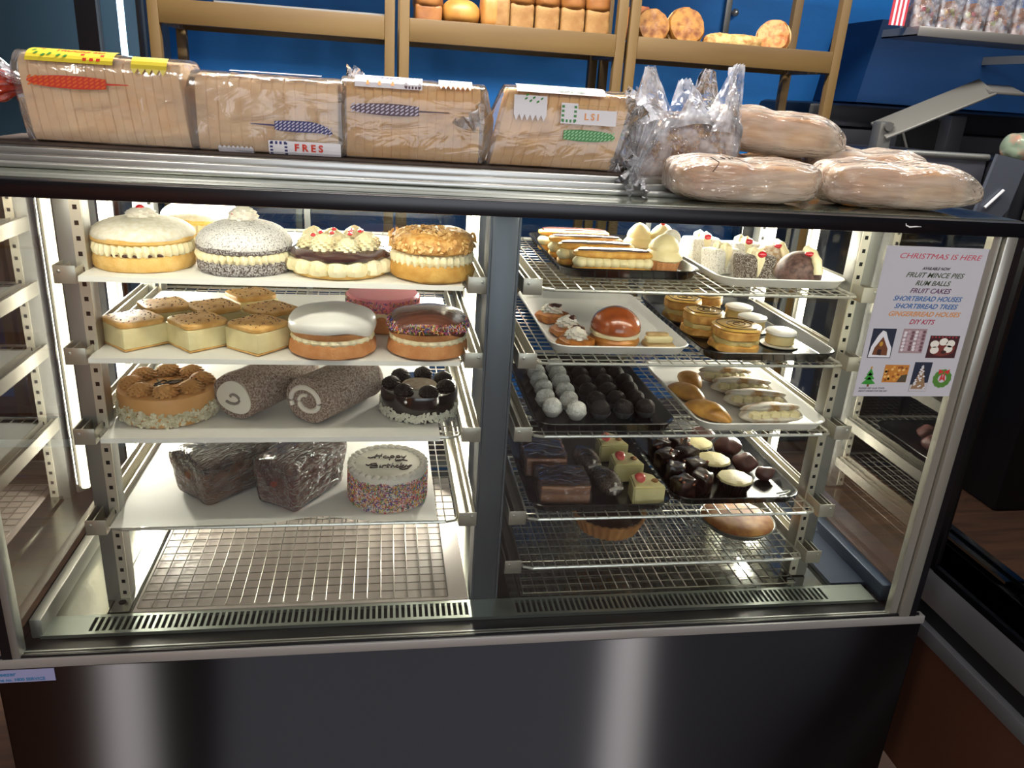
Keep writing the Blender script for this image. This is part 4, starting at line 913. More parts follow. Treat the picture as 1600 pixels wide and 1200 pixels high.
CHS = mat('cheesecake', '#cfc68e', 0.5, col2='#dcd49e', scale=30, sub=0.1)
def cheesecake(loc, rz, label):
    t = thing('cheesecake_slice', label, 'cake slice', loc, rz, 'strawberry cheesecake slices on the fourth right shelf')
    m = MB(); poly = [(-0.030, -0.026), (0.030, -0.028), (0.024, 0.020), (0.004, 0.036), (-0.022, 0.022)]
    m.prism(poly, 0.0, 0.038); bmesh.ops.bevel(m.bm, geom=m.bm.edges[:], offset=0.003, segments=2, affect='EDGES'); bmesh.ops.subdivide_edges(m.bm, edges=[e for e in m.bm.edges if e.calc_length() > 0.012], cuts=2); m.wob(0.001, 60, 2); m.build('cheesecake_block', CHS, t)
    m = MB(); m.lathe([(0.001, 0), (0.007, 0.004), (0.0100, 0.011), (0.0095, 0.017), (0.005, 0.021), (0.0005, 0.0215)], 20, (0, 0, 0), 1, 0.55)
    for v in m.bm.verts: y_, z_ = v.co.y, v.co.z; v.co.y = -0.012+z_*0.85+y_*0.4; v.co.z = 0.0395+z_*0.45-y_*0.8
    for v in m.bm.verts: v.co.x -= 0.011
    m.build('strawberry', STRAW, t)
    m = MB(); m.ball((0.017, -0.004, 0.0385), 0.007, (0.9, 1.1, 0.2), 10, 6); m.wob(0.002, 120, 2); m.build('crumb_patch', mat('biscuit_crumb', '#8a5c2c', 0.8), t)
    return t
cheesecake((1.017, 0.146, Zr), 0.05, 'strawberry cheesecake slice nearest the glass'); cheesecake((1.005, 0.236, Zr), 0.1, 'strawberry cheesecake slice behind the front one'); cheesecake((1.000, 0.322, Zr), 0.1, 'strawberry cheesecake slice at the back, mostly hidden under the shelf edge')
RR = mat('rocky_road', '#1f0f0c', 0.3, col2='#4a241a', scale=60, fac=(0.5, 0.7), bump=0.8, bscale=120, coat=0.5)
def rocky(loc, rz, label, sd):
    t = thing('rocky_road_piece', label, 'chocolate slice', loc, rz, 'rocky road pieces on the black tray')
    m = MB(); superbox(m, 0.040, 0.034, 0.040, 10, 10, 10, 0.25); m.wob(0.005, 60, sd); m.wob(0.0012, 250, sd+1)
    for v in m.bm.verts: v.co.z = max(0.0002, v.co.z)
    m.build('chocolate_block', RR, t)
    m = MB(); r = random.Random(sd)
    for _ in range(6): m.ball((r.uniform(-.016, .016), r.uniform(-.017, .0), r.uniform(0.026, .042)), r.uniform(0.002, 0.0035), (1.3, 1, 0.9), 8, 6)
    m.build('nuts', mat('nut_pieces', '#8a5238', 0.5), t)
for i, (x, y, rz, lb) in enumerate(((1.094, 0.150, 0.2, 'rocky road piece at the front left of the black tray'), (1.136, 0.168, 0.9, 'rocky road piece at the front, beside the cream tart'),
                                    (1.098, 0.206, 1.3, 'rocky road piece in the left column, second from the glass'), (1.142, 0.222, 0.4, 'rocky road piece in the right column, second from the glass'),
                                    (1.100, 0.262, 0.7, 'rocky road piece in the left column, third from the glass'), (1.146, 0.276, 1.9, 'rocky road piece in the right column, third from the glass'),
                                    (1.104, 0.318, 0.1, 'rocky road piece at the back left of the black tray'), (1.148, 0.330, 0.5, 'rocky road piece at the back of the right column'))):
    rocky((x, y, Zr), rz, lb, i*3+1)
def ctart(loc, label):
    t = thing('cream_topped_tart', label, 'tart', loc, 0, 'cream topped chocolate tarts on the black tray')
    m = MB(); m.lathe([(0.024, 0), (0.025, 0.001), (0.034, 0.020), (0.032, 0.021), (0.026, 0.016)], 96, rfun=lambda a_, q: 1+0.035*math.cos(32*a_)); m.build('foil_case', mat('dark_foil_case', '#232022', 0.35, 0.5), t)
    m = MB(); m.lathe([(0.026, 0.016), (0.033, 0.0215), (0.031, 0.0245), (0.018, 0.027), (0.0005, 0.0275)], 48, rfun=lambda a_, q: 1+0.02*math.cos(9*a_)); m.wob(0.0012, 50, 3); m.wob(0.0006, 150, 4); m.build('cream_top', mat('tart_cream', '#c9bd8a', 0.5, bump=0.4, bscale=60, stretch=(1, 4, 1)), t)
    return t
ctart((1.206, 0.178, Zr), 'cream topped tart in a dark foil case, nearest the glass'); ctart((1.196, 0.258, Zr), 'cream topped tart behind the front one'); ctart((1.190, 0.335, Zr), 'cream topped tart furthest back, partly under the shelf edge')
def blob(loc, s, label):
    m = MB(); m.ball((0, 0, 0.017*s), 0.022*s, (1.15, 1, 0.8), 24, 14); m.wob(0.006, 45, int(s*10)); 
    for v in m.bm.verts: v.co.z = max(0.0, v.co.z)
    o = m.build('chocolate_cluster', mat('milk_chocolate', '#4a2a26', 0.45, col2='#5c3832', scale=30), loc=loc)
    tag(o, label, 'chocolate', 'chocolate clusters on the black tray')
blob((1.258, 0.326, Zr), 1.1, 'milk chocolate cluster at the back right of the black tray'); blob((1.228, 0.390, Zr), 1.0, 'milk chocolate cluster behind the others, against the back')
blob((1.262, 0.254, Zr), 1.0, 'milk chocolate cluster to the right of the cream tarts'); blob((1.285, 0.215, Zr), 0.8, 'small milk chocolate cluster at the right edge of the tray')
# tongs end on the tray
t = thing('serving_tongs', 'small steel serving tongs lying at the front right corner of the black tray', 'tongs', (1.288, 0.142, Zr+0.006), 0.15)
for k, dy in enumerate((-0.006, 0.006)):
    m = MB(); m.tube([(-0.010, dy*.7, 0.0), (0.005, dy*.7, 0.0015), (0.012, dy*0.5, 0.004)], 0.0018, 8); m.build('arm', STEEL, t)
m = MB(); m.tube([(0.012, -0.003, 0.004), (0.016, 0, 0.005), (0.012, 0.003, 0.004)], 0.0018, 8); m.build('bend', STEEL, t)
# lowest shelf: pies
zp = ZI[5]-0.0145
t = thing('fluted_tart', 'deep fluted tart with dark glossy filling on the lowest right shelf', 'tart', (0.985, 0.232, zp))
m = MB(); m.lathe([(0.056, 0), (0.058, 0.001), (0.071, 0.032), (0.073, 0.034), (0.068, 0.034), (0.064, 0.027)], 168, rfun=lambda a_, q: 1+0.022*math.cos(28*a_)); m.build('pastry_shell', mat('tart_shell', '#a8703c', 0.6, col2='#bd8850', scale=50), t)
m = MB(); m.lathe([(0.062, 0.024), (0.066, 0.028), (0.0005, 0.030)], 60); m.wob(0.0008, 20, 1); m.build('filling', mat('dark_tart_filling', '#2a120a', 0.2, col2='#4a2210', scale=14, coat=0.5), t)
t = thing('flat_pie', 'shallow golden brown baked pie in a foil dish on the lowest right shelf', 'pie', (1.250, 0.222, zp))
m = MB(); m.lathe([(0.060, 0), (0.062, 0.001), (0.072, 0.014), (0.075, 0.015), (0.073, 0.016), (0.068, 0.013)], 80); m.build('foil_dish', STEEL_D, t)
m = MB(); m.lathe([(0.066, 0.009), (0.071, 0.0155), (0.067, 0.019), (0.045, 0.021), (0.0005, 0.022)], 64); m.wob(0.002, 25, 3); m.build('pie_top', mat('baked_pie_top', '#8a4a20', 0.7, col2='#c08a48', scale=45, detail=8), t)

# ---------------------------------------------------------------- bread on top of the cabinet
CRUST = mat('loaf_crust', '#e0bc90', 0.8, col2='#e8cba4', scale=28, bump=0.4, bscale=150)
CRUST2 = mat('golden_loaf_crust', '#d6a868', 0.8, col2='#e0b880', scale=28, bump=0.4, bscale=150)
BAG = clearmat('clear_bread_bag', '#ffffff', 1.5, 0.12, 0.12, '#ece6e2', bump=0.5, bscale=15, bdist=0.006, hsoft=True, stretch=(1, 2, 2))
BAGC = clearmat('crumpled_clear_bag', '#ffffff', 1.6, 0.08, 0.36, '#e6e8f0', bump=0.5, bscale=50, bdist=0.012, hnoise=True)
def section(Wd, Hs, Ht, off=0.0):
    """cross-section of a sliced loaf, from the front foot up over the dome to the back foot"""
    w_ = Wd/2+off; P = []; r = 0.012
    P += [(-w_+r, -off*0.2), (-w_+0.004, 0.003-off*0.2), (-w_, r)]
    P += [(-w_-0.001*math.sin(PI*k/6), r+(Hs-r)*k/6) for k in range(1, 7)]
    n = 14
    for k in range(1, n):
        a_ = PI*k/n; P.append((-w_*math.copysign(abs(math.cos(a_))**0.62, math.cos(a_)), Hs+(Ht+off-Hs)*math.sin(a_)**0.62))
    P += [(w_, Hs-(Hs-r)*k/5) for k in range(0, 6)]
    P += [(w_-0.004, 0.003-off*0.2), (w_-r, -off*0.2)]
    return P
def at_s(P, s):
    for a_, b_ in zip(P, P[1:]):
        d = math.hypot(b_[0]-a_[0], b_[1]-a_[1])
        if s <= d: return (a_[0]+(b_[0]-a_[0])*s/d, a_[1]+(b_[1]-a_[1])*s/d)
        s -= d
    return P[-1]
def loft(m, rings):
    n = len(rings[0]); V = [[m.bm.verts.new(p) for p in r] for r in rings]
    for a_, b_ in zip(V, V[1:]):
        for k in range(n):
            f = m.bm.faces.new((a_[k], a_[(k+1) % n], b_[(k+1) % n], b_[k])); f.material_index = m.mi
    for r in (V[0][::-1], V[-1]):
        try: f = m.bm.faces.new(r); f.material_index = m.mi
        except Exception: pass
def wrap_obj(name, shapes, P, mats, parent, s0=0.016):
    """shapes: (material slot, polygon [(u, v)...]) laid on the bag surface; v runs up the front and over the top"""
    m = MB()
    for mi, poly in shapes:
        f = m.bm.faces.new([m.bm.verts.new((u, v, 0)) for u, v in poly]); f.material_index = mi
    bmesh.ops.triangulate(m.bm, faces=[f for f in m.bm.faces if len(f.verts) > 4])
    for _ in range(3):
        es = [e for e in m.bm.edges if e.calc_length() > 0.010]
        if es: bmesh.ops.subdivide_edges(m.bm, edges=es, cuts=1, use_grid_fill=True)
    lift = {}
    for f in m.bm.faces:
        for v in f.verts: lift[v] = max(lift.get(v, 0), f.material_index)
    for v in m.bm.verts:
        y, z = at_s(P, v.co.y+s0); q = 1+0.004*lift.get(v, 0)
        v.co = (v.co.x, y*q, z*(1+0.0015*lift.get(v, 0)))
    return m.build(name, mats, parent, smooth=False)
def wrap_text(body, size, m_, parent, P, u, v, align='LEFT', s0=0.016, shear=0.0, bold=0.0003, space=1.0, flip=False):
    o = text(body, size, m_, parent, (0, 0, 0), (0, 0, 0), 'lettering', shear, align, 0, 1, bold, space)
    for vt in o.data.vertices:
        x_, y_ = vt.co.x, vt.co.y
        yy, zz = at_s(P, v+y_+s0); vt.co = (u+x_, yy*1.012-0.0004, zz*1.003)
    return o
def wheat(u0, u1, v, w_=0.0085, stem=0.05, left=False, droop=0.0):
    """printed ear of wheat: dark outline with pale grains and a stem"""
    S_ = []; n = 14; d = (u1-u0)
    top = []; bot = []
    for k in range(n+1):
        q = k/n; x_ = u0+d*q; h = w_*(0.35+0.65*math.sin(PI*min(1, 0.12+q*0.92))**0.5) if q < 1 else w_*0.15
        dv = -droop*max(0, q-0.6)**2*6; top.append((x_, v+dv+h)); bot.append((x_, v+dv-h))
    for k in range(n): S_.append((0, [bot[k], bot[k+1], top[k+1], top[k]]))
    for k in range(n):
        q = (k+0.5)/n; x_ = u0+d*q; dv = -droop*max(0, q-0.6)**2*6
        for r_ in (-0.55, 0.05, 0.6):
            c_ = (x_, v+dv+r_*w_*0.95); a_ = 0.5
            S_.append((1, [(c_[0]+abs(d)/n*0.40*math.cos(t)+0.0008*math.sin(t), c_[1]+w_*0.21*math.sin(t)+w_*0.16*math.cos(t)) for t in [2*PI*j/8 for j in range(8)]]))
    sx = u0; sg = -1 if d > 0 else 1
    S_.append((0, [(sx, v-0.0012), (sx+sg*stem, v+0.0002), (sx+sg*stem, v+0.0012), (sx, v+0.0012)]))
    return S_
def checks(u0, u1, v0, v1, n, mi, skip=''):
    S_ = []; t_ = (v1-v0)/n*0.9 if abs(v1-v0) < abs(u1-u0) else (u1-u0)/n*0.9; t_ = min(abs(t_), 0.0042)
    for k in range(n):
        if 'b' not in skip: a_ = u0+(u1-u0)*(k+0.2)/n; b_ = u0+(u1-u0)*(k+0.75)/n; S_.append((mi, [(a_, v0), (b_, v0), (b_, v0+t_), (a_, v0+t_)]))
        if 't' not in skip: a_ = u0+(u1-u0)*(k+0.2)/n; b_ = u0+(u1-u0)*(k+0.75)/n; S_.append((mi, [(a_, v1-t_), (b_, v1-t_), (b_, v1), (a_, v1)]))
        a_ = v0+(v1-v0)*(k+0.2)/n; b_ = v0+(v1-v0)*(k+0.75)/n
        if 'l' not in skip: S_.append((mi, [(u0, a_), (u0+t_, a_), (u0+t_, b_), (u0, b_)]))
        if 'r' not in skip: S_.append((mi, [(u1-t_, a_), (u1, a_), (u1, b_), (u1-t_, b_)]))
    return S_
def rect(mi, u0, u1, v0, v1, n=8):
    return [(mi, [(u0+(u1-u0)*k/n, v0), (u0+(u1-u0)*(k+1)/n, v0), (u0+(u1-u0)*(k+1)/n, v1), (u0+(u1-u0)*k/n, v1)]) for k in range(n)]
def jag(mi, u0, u1, v0, v1, n=8, dn=False):
    S_ = []; h = (v1-v0)*0.35
    for k in range(n):
        a_ = u0+(u1-u0)*k/n; b_ = u0+(u1-u0)*(k+1)/n; c_ = (a_+b_)/2
        S_.append((mi, [(a_, v0), (b_, v0), (b_, v1), (a_, v1)]))
        S_.append((mi, [(a_, v1), (b_, v1), (c_, v1+h)] if not dn else [(b_, v0), (a_, v0), (c_, v0-h)]))
    return S_
def sliced_loaf(loc, rz, L_, Wd, Hs, Ht, ns, label, m_, ends='lr', seed=1, lean=0.0):
    t = thing('bagged_sliced_loaf', label, 'loaf of bread', loc, rz, 'bagged sliced loaves on top of the cabinet')
    P = section(Wd, Hs, Ht); r = random.Random(seed); m = MB(); rings = []
    for k in range(ns):
        x0 = -L_/2+L_*k/ns; x1 = x0+L_/ns; dy, dz = r.uniform(-.0008, .0008), r.uniform(-.0012, .0012)
        for x_, f in ((x0, 0.978), (x0+L_/ns*0.10, 0.998), (x0+L_/ns*0.9, 0.998), (x1, 0.978)):
            rings.append([(x_+lean*z_, y_*f+dy, max(0, z_*(1+(f-1)*0.7)+dz*z_*8)) for y_, z_ in P])
    loft(m, rings); m.build('sliced_bread', m_, t, ang=25)
    B = section(Wd, Hs, Ht, 0.0045); m = MB(); rings = []; lx = L_/2+0.006; nseg = 26
    def sc(f, x_, cz=Ht*0.45, tw=0): return [(x_+lean*z_, y_*f, max(-0.0008, cz+(z_-cz)*f)) for y_, z_ in B]
    if 'l' in ends: rings += [sc(0.25, -lx-0.020, Ht*0.55), sc(0.55, -lx-0.014), sc(0.88, -lx-0.005)]
    else: rings += [sc(0.9, -lx-0.002)]
    rings += [sc(1.0, -lx+2*lx*k/nseg) for k in range(nseg+1)]
    if 'r' in ends: rings += [sc(0.88, lx+0.005), sc(0.55, lx+0.012), sc(0.22, lx+0.018, Ht*0.5)]
    else: rings += [sc(0.9, lx+0.002)]
    loft(m, rings)
    m.wob(0.0016, 38, seed); m.build('plastic_bag', BAG, t)
    B2 = section(Wd, Hs, Ht, 0.0072)
    return t, B2
def gathered(m, c, d, L_, r0, r1, pleats=11, seed=0):
    """gathered plastic tail from point c along direction d"""
    c = Vector(c); d = Vector(d).normalized(); a_ = d.orthogonal().normalized(); b_ = d.cross(a_); rings = []
    for k in range(9):
        q = k/8; rr_ = r0+(r1-r0)*q**1.3; ring = []
        for j in range(66):
            th = 2*PI*j/66; f = rr_*(1+0.28*math.cos(pleats*th+seed)*min(1, 0.3+q))
            p = c+d*L_*q+(a_*math.cos(th)+b_*math.sin(th))*f+noise.noise_vector(Vector((q*2+seed, math.cos(th), math.sin(th))))*0.008*q
            ring.append(tuple(p))
        rings.append(ring)
    n = 66; V = [[m.bm.verts.new(p) for p in r] for r in rings]
    for A_, B_ in zip(V, V[1:]):
        for j in range(n): m.bm.faces.new((A_[j], A_[(j+1) % n], B_[(j+1) % n], B_[j]))
RED = mat('red_print', '#c8341e', 0.4); ORG = mat('orange_print', '#d8601e', 0.4); YEL = mat('yellow_print', '#d6c032', 0.4); GRN = mat('green_print', '#2f7d36', 0.4)
NAVY = mat('navy_print', '#2a2c66', 0.4); WHT = mat('white_bag_print', '#d8d4d8', 0.4); PLE = mat('pale_grain_print', '#b9b2c4', 0.4); PUR = mat('brown_purple_print', '#4a2e3c', 0.4); LORG = mat('light_orange_print', '#e0924a', 0.4); LGRN = mat('light_green_print', '#8fc08c', 0.4)
# board under the loaves
m = MB(); m.box(-0.47, 0.475, -0.052, 0.10, 0, 0.004, 0.001); o = m.build('bread_board', mat('board_edge', '#3a2c24', 0.7, col2='#4a3a30', scale=30), loc=(0.455, 0.222, 0.7362), rot=(0, 0, -0.02))
tag(o, 'thin dark board under the four sliced loaves on top of the cabinet', 'board')
BZ = 0.7404
# loaf with the red and yellow print
t, P = sliced_loaf((0.167, 0.240, BZ), -0.045, 0.214, 0.098, 0.084, 0.118, 17, 'bagged sliced loaf with yellow labels and red wheat ear, leftmost on the cabinet', CRUST, 'lr', 1, -0.10)
wrap_obj('wheat_print', wheat(0.000, -0.104, 0.074, 0.0085, 0.030), P, [RED, ORG], t)
wrap_obj('yellow_label', jag(0, -0.105, 0.010, 0.100, 0.150, 6)+[(1, [(-0.012+dx, 0.104+dy), (-0.007+dx, 0.104+dy), (-0.007+dx, 0.109+dy), (-0.012+dx, 0.109+dy)]) for dx, dy in ((0, 0), (-0.009, 0), (-0.018, 0), (-0.022, 0.010), (0.004, 0.010), (-0.085, 0.034), (-0.078, 0.026))]
         + [(2, [(-0.10+dx, 0.108+dy), (-0.096+dx, 0.108+dy), (-0.093+dx, 0.113+dy), (-0.097+dx, 0.113+dy)]) for dx, dy in ((0, 0.012), (0.004, 0.004), (0.014, 0.0), (0.022, 0.003), (0.034, 0.001), (0.043, 0.0), (0.010, 0.02))], P, [YEL, RED, GRN], t)
wrap_text('TRUCKS SO', 0.0125, RED, t, P, -0.070, 0.127)
wrap_obj('yellow_label', jag(0, 0.034, 0.082, 0.098, 0.122, 5, True), P, [YEL], t)
m = MB(); gathered(m, (-0.124, -0.01, 0.075), (-1, -0.1, 0.15), 0.05, 0.008, 0.028, 9, 1); m.build('bag_tail', BAGC, t)
m = MB(); gathered(m, (-0.122, -0.012, 0.072), (-1, -0.05, -0.02), 0.042, 0.006, 0.020, 9, 3); m.build('red_bag_tail', clearmat('red_printed_film', '#f07050', 1.5, 0.1, 0.55, '#d8431e', bump=0.8, bscale=60, bdist=0.008), t)
# loaf with navy wheat and FRES
t, P = sliced_loaf((0.383, 0.234, BZ), -0.03, 0.200, 0.100, 0.086, 0.106, 13, 'bagged sliced loaf with navy wheat ear and red letters FRES', CRUST, 'lr', 2)
wrap_obj('wheat_print', wheat(0.010, 0.092, 0.033, 0.0080, 0.034, False, 0.0012*6), P, [NAVY, PLE], t)
wrap_obj('white_label', rect(0, 0.000, 0.104, -0.010, 0.012, 8)+checks(0.002, 0.027, -0.010, 0.011, 4, 1, 'b')+checks(0.027, 0.085, -0.0105, -0.0065, 9, 1, 'tlr'), P, [WHT, NAVY], t)
wrap_text('FRES', 0.0145, RED, t, P, 0.037, 0.0025, bold=0.0005, space=1.55)
wrap_obj('white_label', jag(0, -0.072, -0.022, -0.012, -0.002, 8), P, [WHT], t)
wrap_obj('top_label', rect(0, -0.055, 0.075, 0.118, 0.136, 8)+checks(-0.045, 0.07, 0.121, 0.131, 14, 1, 'lrb')+checks(-0.02, 0.02, 0.119, 0.127, 8, 2, 'lrt'), P, [WHT, NAVY, RED], t)
m = MB(); gathered(m, (0.104, -0.005, 0.075), (0.6, 0.1, 0.7), 0.05, 0.008, 0.026, 9, 2); m.build('bag_tail', BAGC, t)
# loaf with dark checked print
t, P = sliced_loaf((0.594, 0.230, BZ), -0.045, 0.198, 0.096, 0.082, 0.112, 15, 'bagged sliced loaf with dark purple wheat ear, third from the left', CRUST2, 'lr', 3)
wrap_obj('wheat_print', wheat(0.008, -0.092, 0.064, 0.0085, 0.045), P, [PUR, PLE], t)
wrap_obj('white_label', rect(0, -0.086, 0.012, 0.094, 0.128, 8)+checks(-0.014, 0.010, 0.095, 0.126, 5, 1)+[(2, [(-0.034+dx, 0.098), (-0.029+dx, 0.098), (-0.030+dx, 0.106), (-0.033+dx, 0.106)]) for dx in (0, -0.019, -0.036)], P, [WHT, PUR, LORG], t)
wrap_text('1234 fresh', 0.010, NAVY, t, P, -0.066, 0.116, shear=0.5)
wrap_obj('white_label', jag(0, 0.036, 0.086, 0.106, 0.128, 7, True), P, [WHT], t)
wrap_text('DE', 0.009, NAVY, t, P, 0.052, 0.117)
m = MB(); gathered(m, (0.103, -0.03, 0.035), (-0.35, -0.25, 0.55), 0.055, 0.004, 0.022, 7, 4); m.build('bag_tail', BAGC, t)
# loaf with green print
t, P = sliced_loaf((0.806, 0.224, BZ), -0.06, 0.188, 0.098, 0.074, 0.114, 12, 'bagged sliced loaf with green checked labels and a green wheat ear', CRUST2, 'lr', 4, 0.22)
wrap_obj('wheat_print', wheat(0.016, 0.096, 0.044, 0.0085, 0.0), P, [GRN, LGRN], t)
wrap_obj('white_label', rect(0, 0.010, 0.096, 0.060, 0.082, 8)+checks(0.011, 0.034, 0.062, 0.088, 4, 1, 't')+[(0, [(0.010, 0.082), (0.036, 0.082), (0.036, 0.090), (0.010, 0.090)])]+checks(0.034, 0.095, 0.084, 0.088, 9, 1, 'blr'), P, [WHT, GRN], t)
wrap_text('LSI', 0.0135, LORG, t, P, 0.046, 0.071, space=1.5)
wrap_obj('white_label', jag(0, -0.062, -0.012, 0.070, 0.098, 6, True)+[(1, [(-0.046+dx, 0.090+dy), (-0.042+dx, 0.092+dy), (-0.042+dx, 0.095+dy), (-0.046+dx, 0.093+dy)]) for dx, dy in ((0, 0), (0.007, -0.003), (0.012, 0.002), (0.018, -0.004), (0.002, 0.006), (0.024, 0.001))], P, [WHT, GRN], t)
sh = rect(0, -0.058, 0.078, 0.104, 0.150, 12)
for k in range(6): sh += checks(-0.040+k*0.020, -0.032+k*0.020, 0.108, 0.142, 6, 1, 'tbr')
sh += rect(2, -0.038, -0.024, 0.114, 0.140, 2)+rect(2, -0.016, -0.006, 0.112, 0.140, 2)+rect(2, 0.040, 0.048, 0.116, 0.142, 2)+checks(0.0, 0.076, 0.101, 0.106, 10, 1, 'blr')
wrap_obj('green_checked_label', sh, P, [WHT, GRN, LGRN], t)
wrap_text('Factory Fresh', 0.008, GRN, t, P, 0.004, 0.112)
m = MB(); gathered(m, (0.108, -0.02, 0.060), (0.5, -0.35, 0.75), 0.060, 0.006, 0.028, 11, 5); gathered(m, (0.108, -0.022, 0.052), (0.15, -0.5, -0.75), 0.05, 0.005, 0.022, 11, 6); m.build('bag_tail', BAGC, t)
m = MB(); m.tube([(0.112+0.004*math.cos(a_), -0.022+0.006*math.sin(a_), 0.056) for a_ in [2*PI*k/12 for k in range(13)]], 0.0022, 6); m.tube([(0.112, -0.027, 0.056), (0.104, -0.034, 0.045), (0.098, -0.038, 0.036)], 0.0018, 6); m.build('green_tie', GRN, t)
# seeded loaf with tall crumpled bag
SEED = mat('seeded_crust', '#7a5034', 0.85, col2='#b9925f', scale=130, fac=(0.35, 0.62), bump=0.9, bscale=260)
SEEDL = mat('seeded_side', '#b0885a', 0.85, col2='#8a6540', scale=90, bump=0.6, bscale=200)
t = thing('bagged_seeded_loaf', 'brown seeded loaf in a tall crumpled clear bag, right of the sliced loaves', 'loaf of bread', (1.035, 0.255, 0.7125), -0.10)
P2 = section(0.115, 0.088, 0.116); m = MB(); rings = []
for k in range(9):
    x0 = -0.078+0.156*k/9; x1 = x0+0.156/9
    for x_, f in ((x0, 0.985), (x0+0.002, 1), (x1-0.002, 1), (x1, 0.985)): rings.append([(x_, y_*f, max(0, z_*f)) for y_, z_ in P2])
loft(m, rings); m.wob(0.0015, 60, 1)
for f in m.bm.faces: f.material_index = 0 if f.calc_center_median().z > 0.055 else 1
m.build('seeded_bread', [SEED, SEEDL], t, ang=25)
B = section(0.115, 0.088, 0.116, 0.006); m = MB(); loft(m, [[(x_, y_*f, 0.05+(z_-0.05)*f) for y_, z_ in B] for x_, f in ((-0.092, 0.55), (-0.088, 0.85), (-0.082, 1.0), (-0.05, 1), (-0.02, 1), (0.01, 1), (0.04, 1), (0.07, 1), (0.082, 1.0), (0.088, 0.9), (0.092, 0.5))])
bmesh.ops.subdivide_edges(m.bm, edges=[e for e in m.bm.edges if e.calc_length() > 0.02], cuts=2, use_grid_fill=True); m.wob(0.0035, 45, 2)
for v in m.bm.verts: v.co.z = max(0.0003, v.co.z)
m.build('plastic_bag', BAGC, t)
def flap(m, a_, b_, tip, seed, bulge=0.02):
    a_, b_, tip = Vector(a_), Vector(b_), Vector(tip); n = 12; rows = []
    nrm = (b_-a_).cross(tip-a_).normalized()
    for j in range(n+1):
        q = j/n; row = []
        for i in range(n+1):
            p = i/n; base = a_.lerp(b_, p); top = tip+(base-(a_+b_)/2)*0.28*(1-0.2*q); v = base.lerp(top, q)+nrm*(bulge*math.sin(PI*p)*math.cos(q*1.4)+0.007*noise.noise(Vector((p*5, q*5, seed)))+0.004*math.sin(p*22+seed)*q)
            row.append(m.bm.verts.new(v))
        rows.append(row)
    for j in range(n):
        for i in range(n): m.bm.faces.new((rows[j][i], rows[j][i+1], rows[j+1][i+1], rows[j+1][i]))
m = MB()
flap(m, (-0.085, -0.045, 0.085), (-0.010, -0.045, 0.092), (-0.066, -0.02, 0.188), 1); flap(m, (-0.085, 0.045, 0.085), (0.0, 0.045, 0.092), (-0.060, 0.0, 0.186), 2, -0.02)
flap(m, (-0.040, -0.050, 0.090), (0.055, -0.045, 0.100), (-0.004, -0.012, 0.172), 3, 0.03); flap(m, (0.015, -0.050, 0.090), (0.088, -0.048, 0.090), (0.082, -0.010, 0.200), 4, 0.025)
flap(m, (0.0, 0.045, 0.095), (0.088, 0.045, 0.090), (0.040, 0.01, 0.190), 5, -0.03); flap(m, (0.088, -0.048, 0.088), (0.088, 0.045, 0.088), (0.070, -0.01, 0.196), 6, 0.01)
m.build('bag_flaps', clearmat('bag_flap_film', '#ffffff', 1.6, 0.08, 0.46, '#e6e8f0', bump=0.5, bscale=40, bdist=0.012, hnoise=True), t)
m = MB(); gathered(m, (-0.086, -0.080, 0.036), (0.2, 0.35, 0.8), 0.075, 0.010, 0.032, 15, 7); gathered(m, (-0.086, -0.086, 0.034), (-0.2, -0.55, -0.35), 0.055, 0.007, 0.020, 11, 8)
gathered(m, (-0.090, -0.115, 0.012), (-0.1, -0.9, -0.08), 0.075, 0.018, 0.010, 9, 9); m.build('bag_tail', BAGC, t)
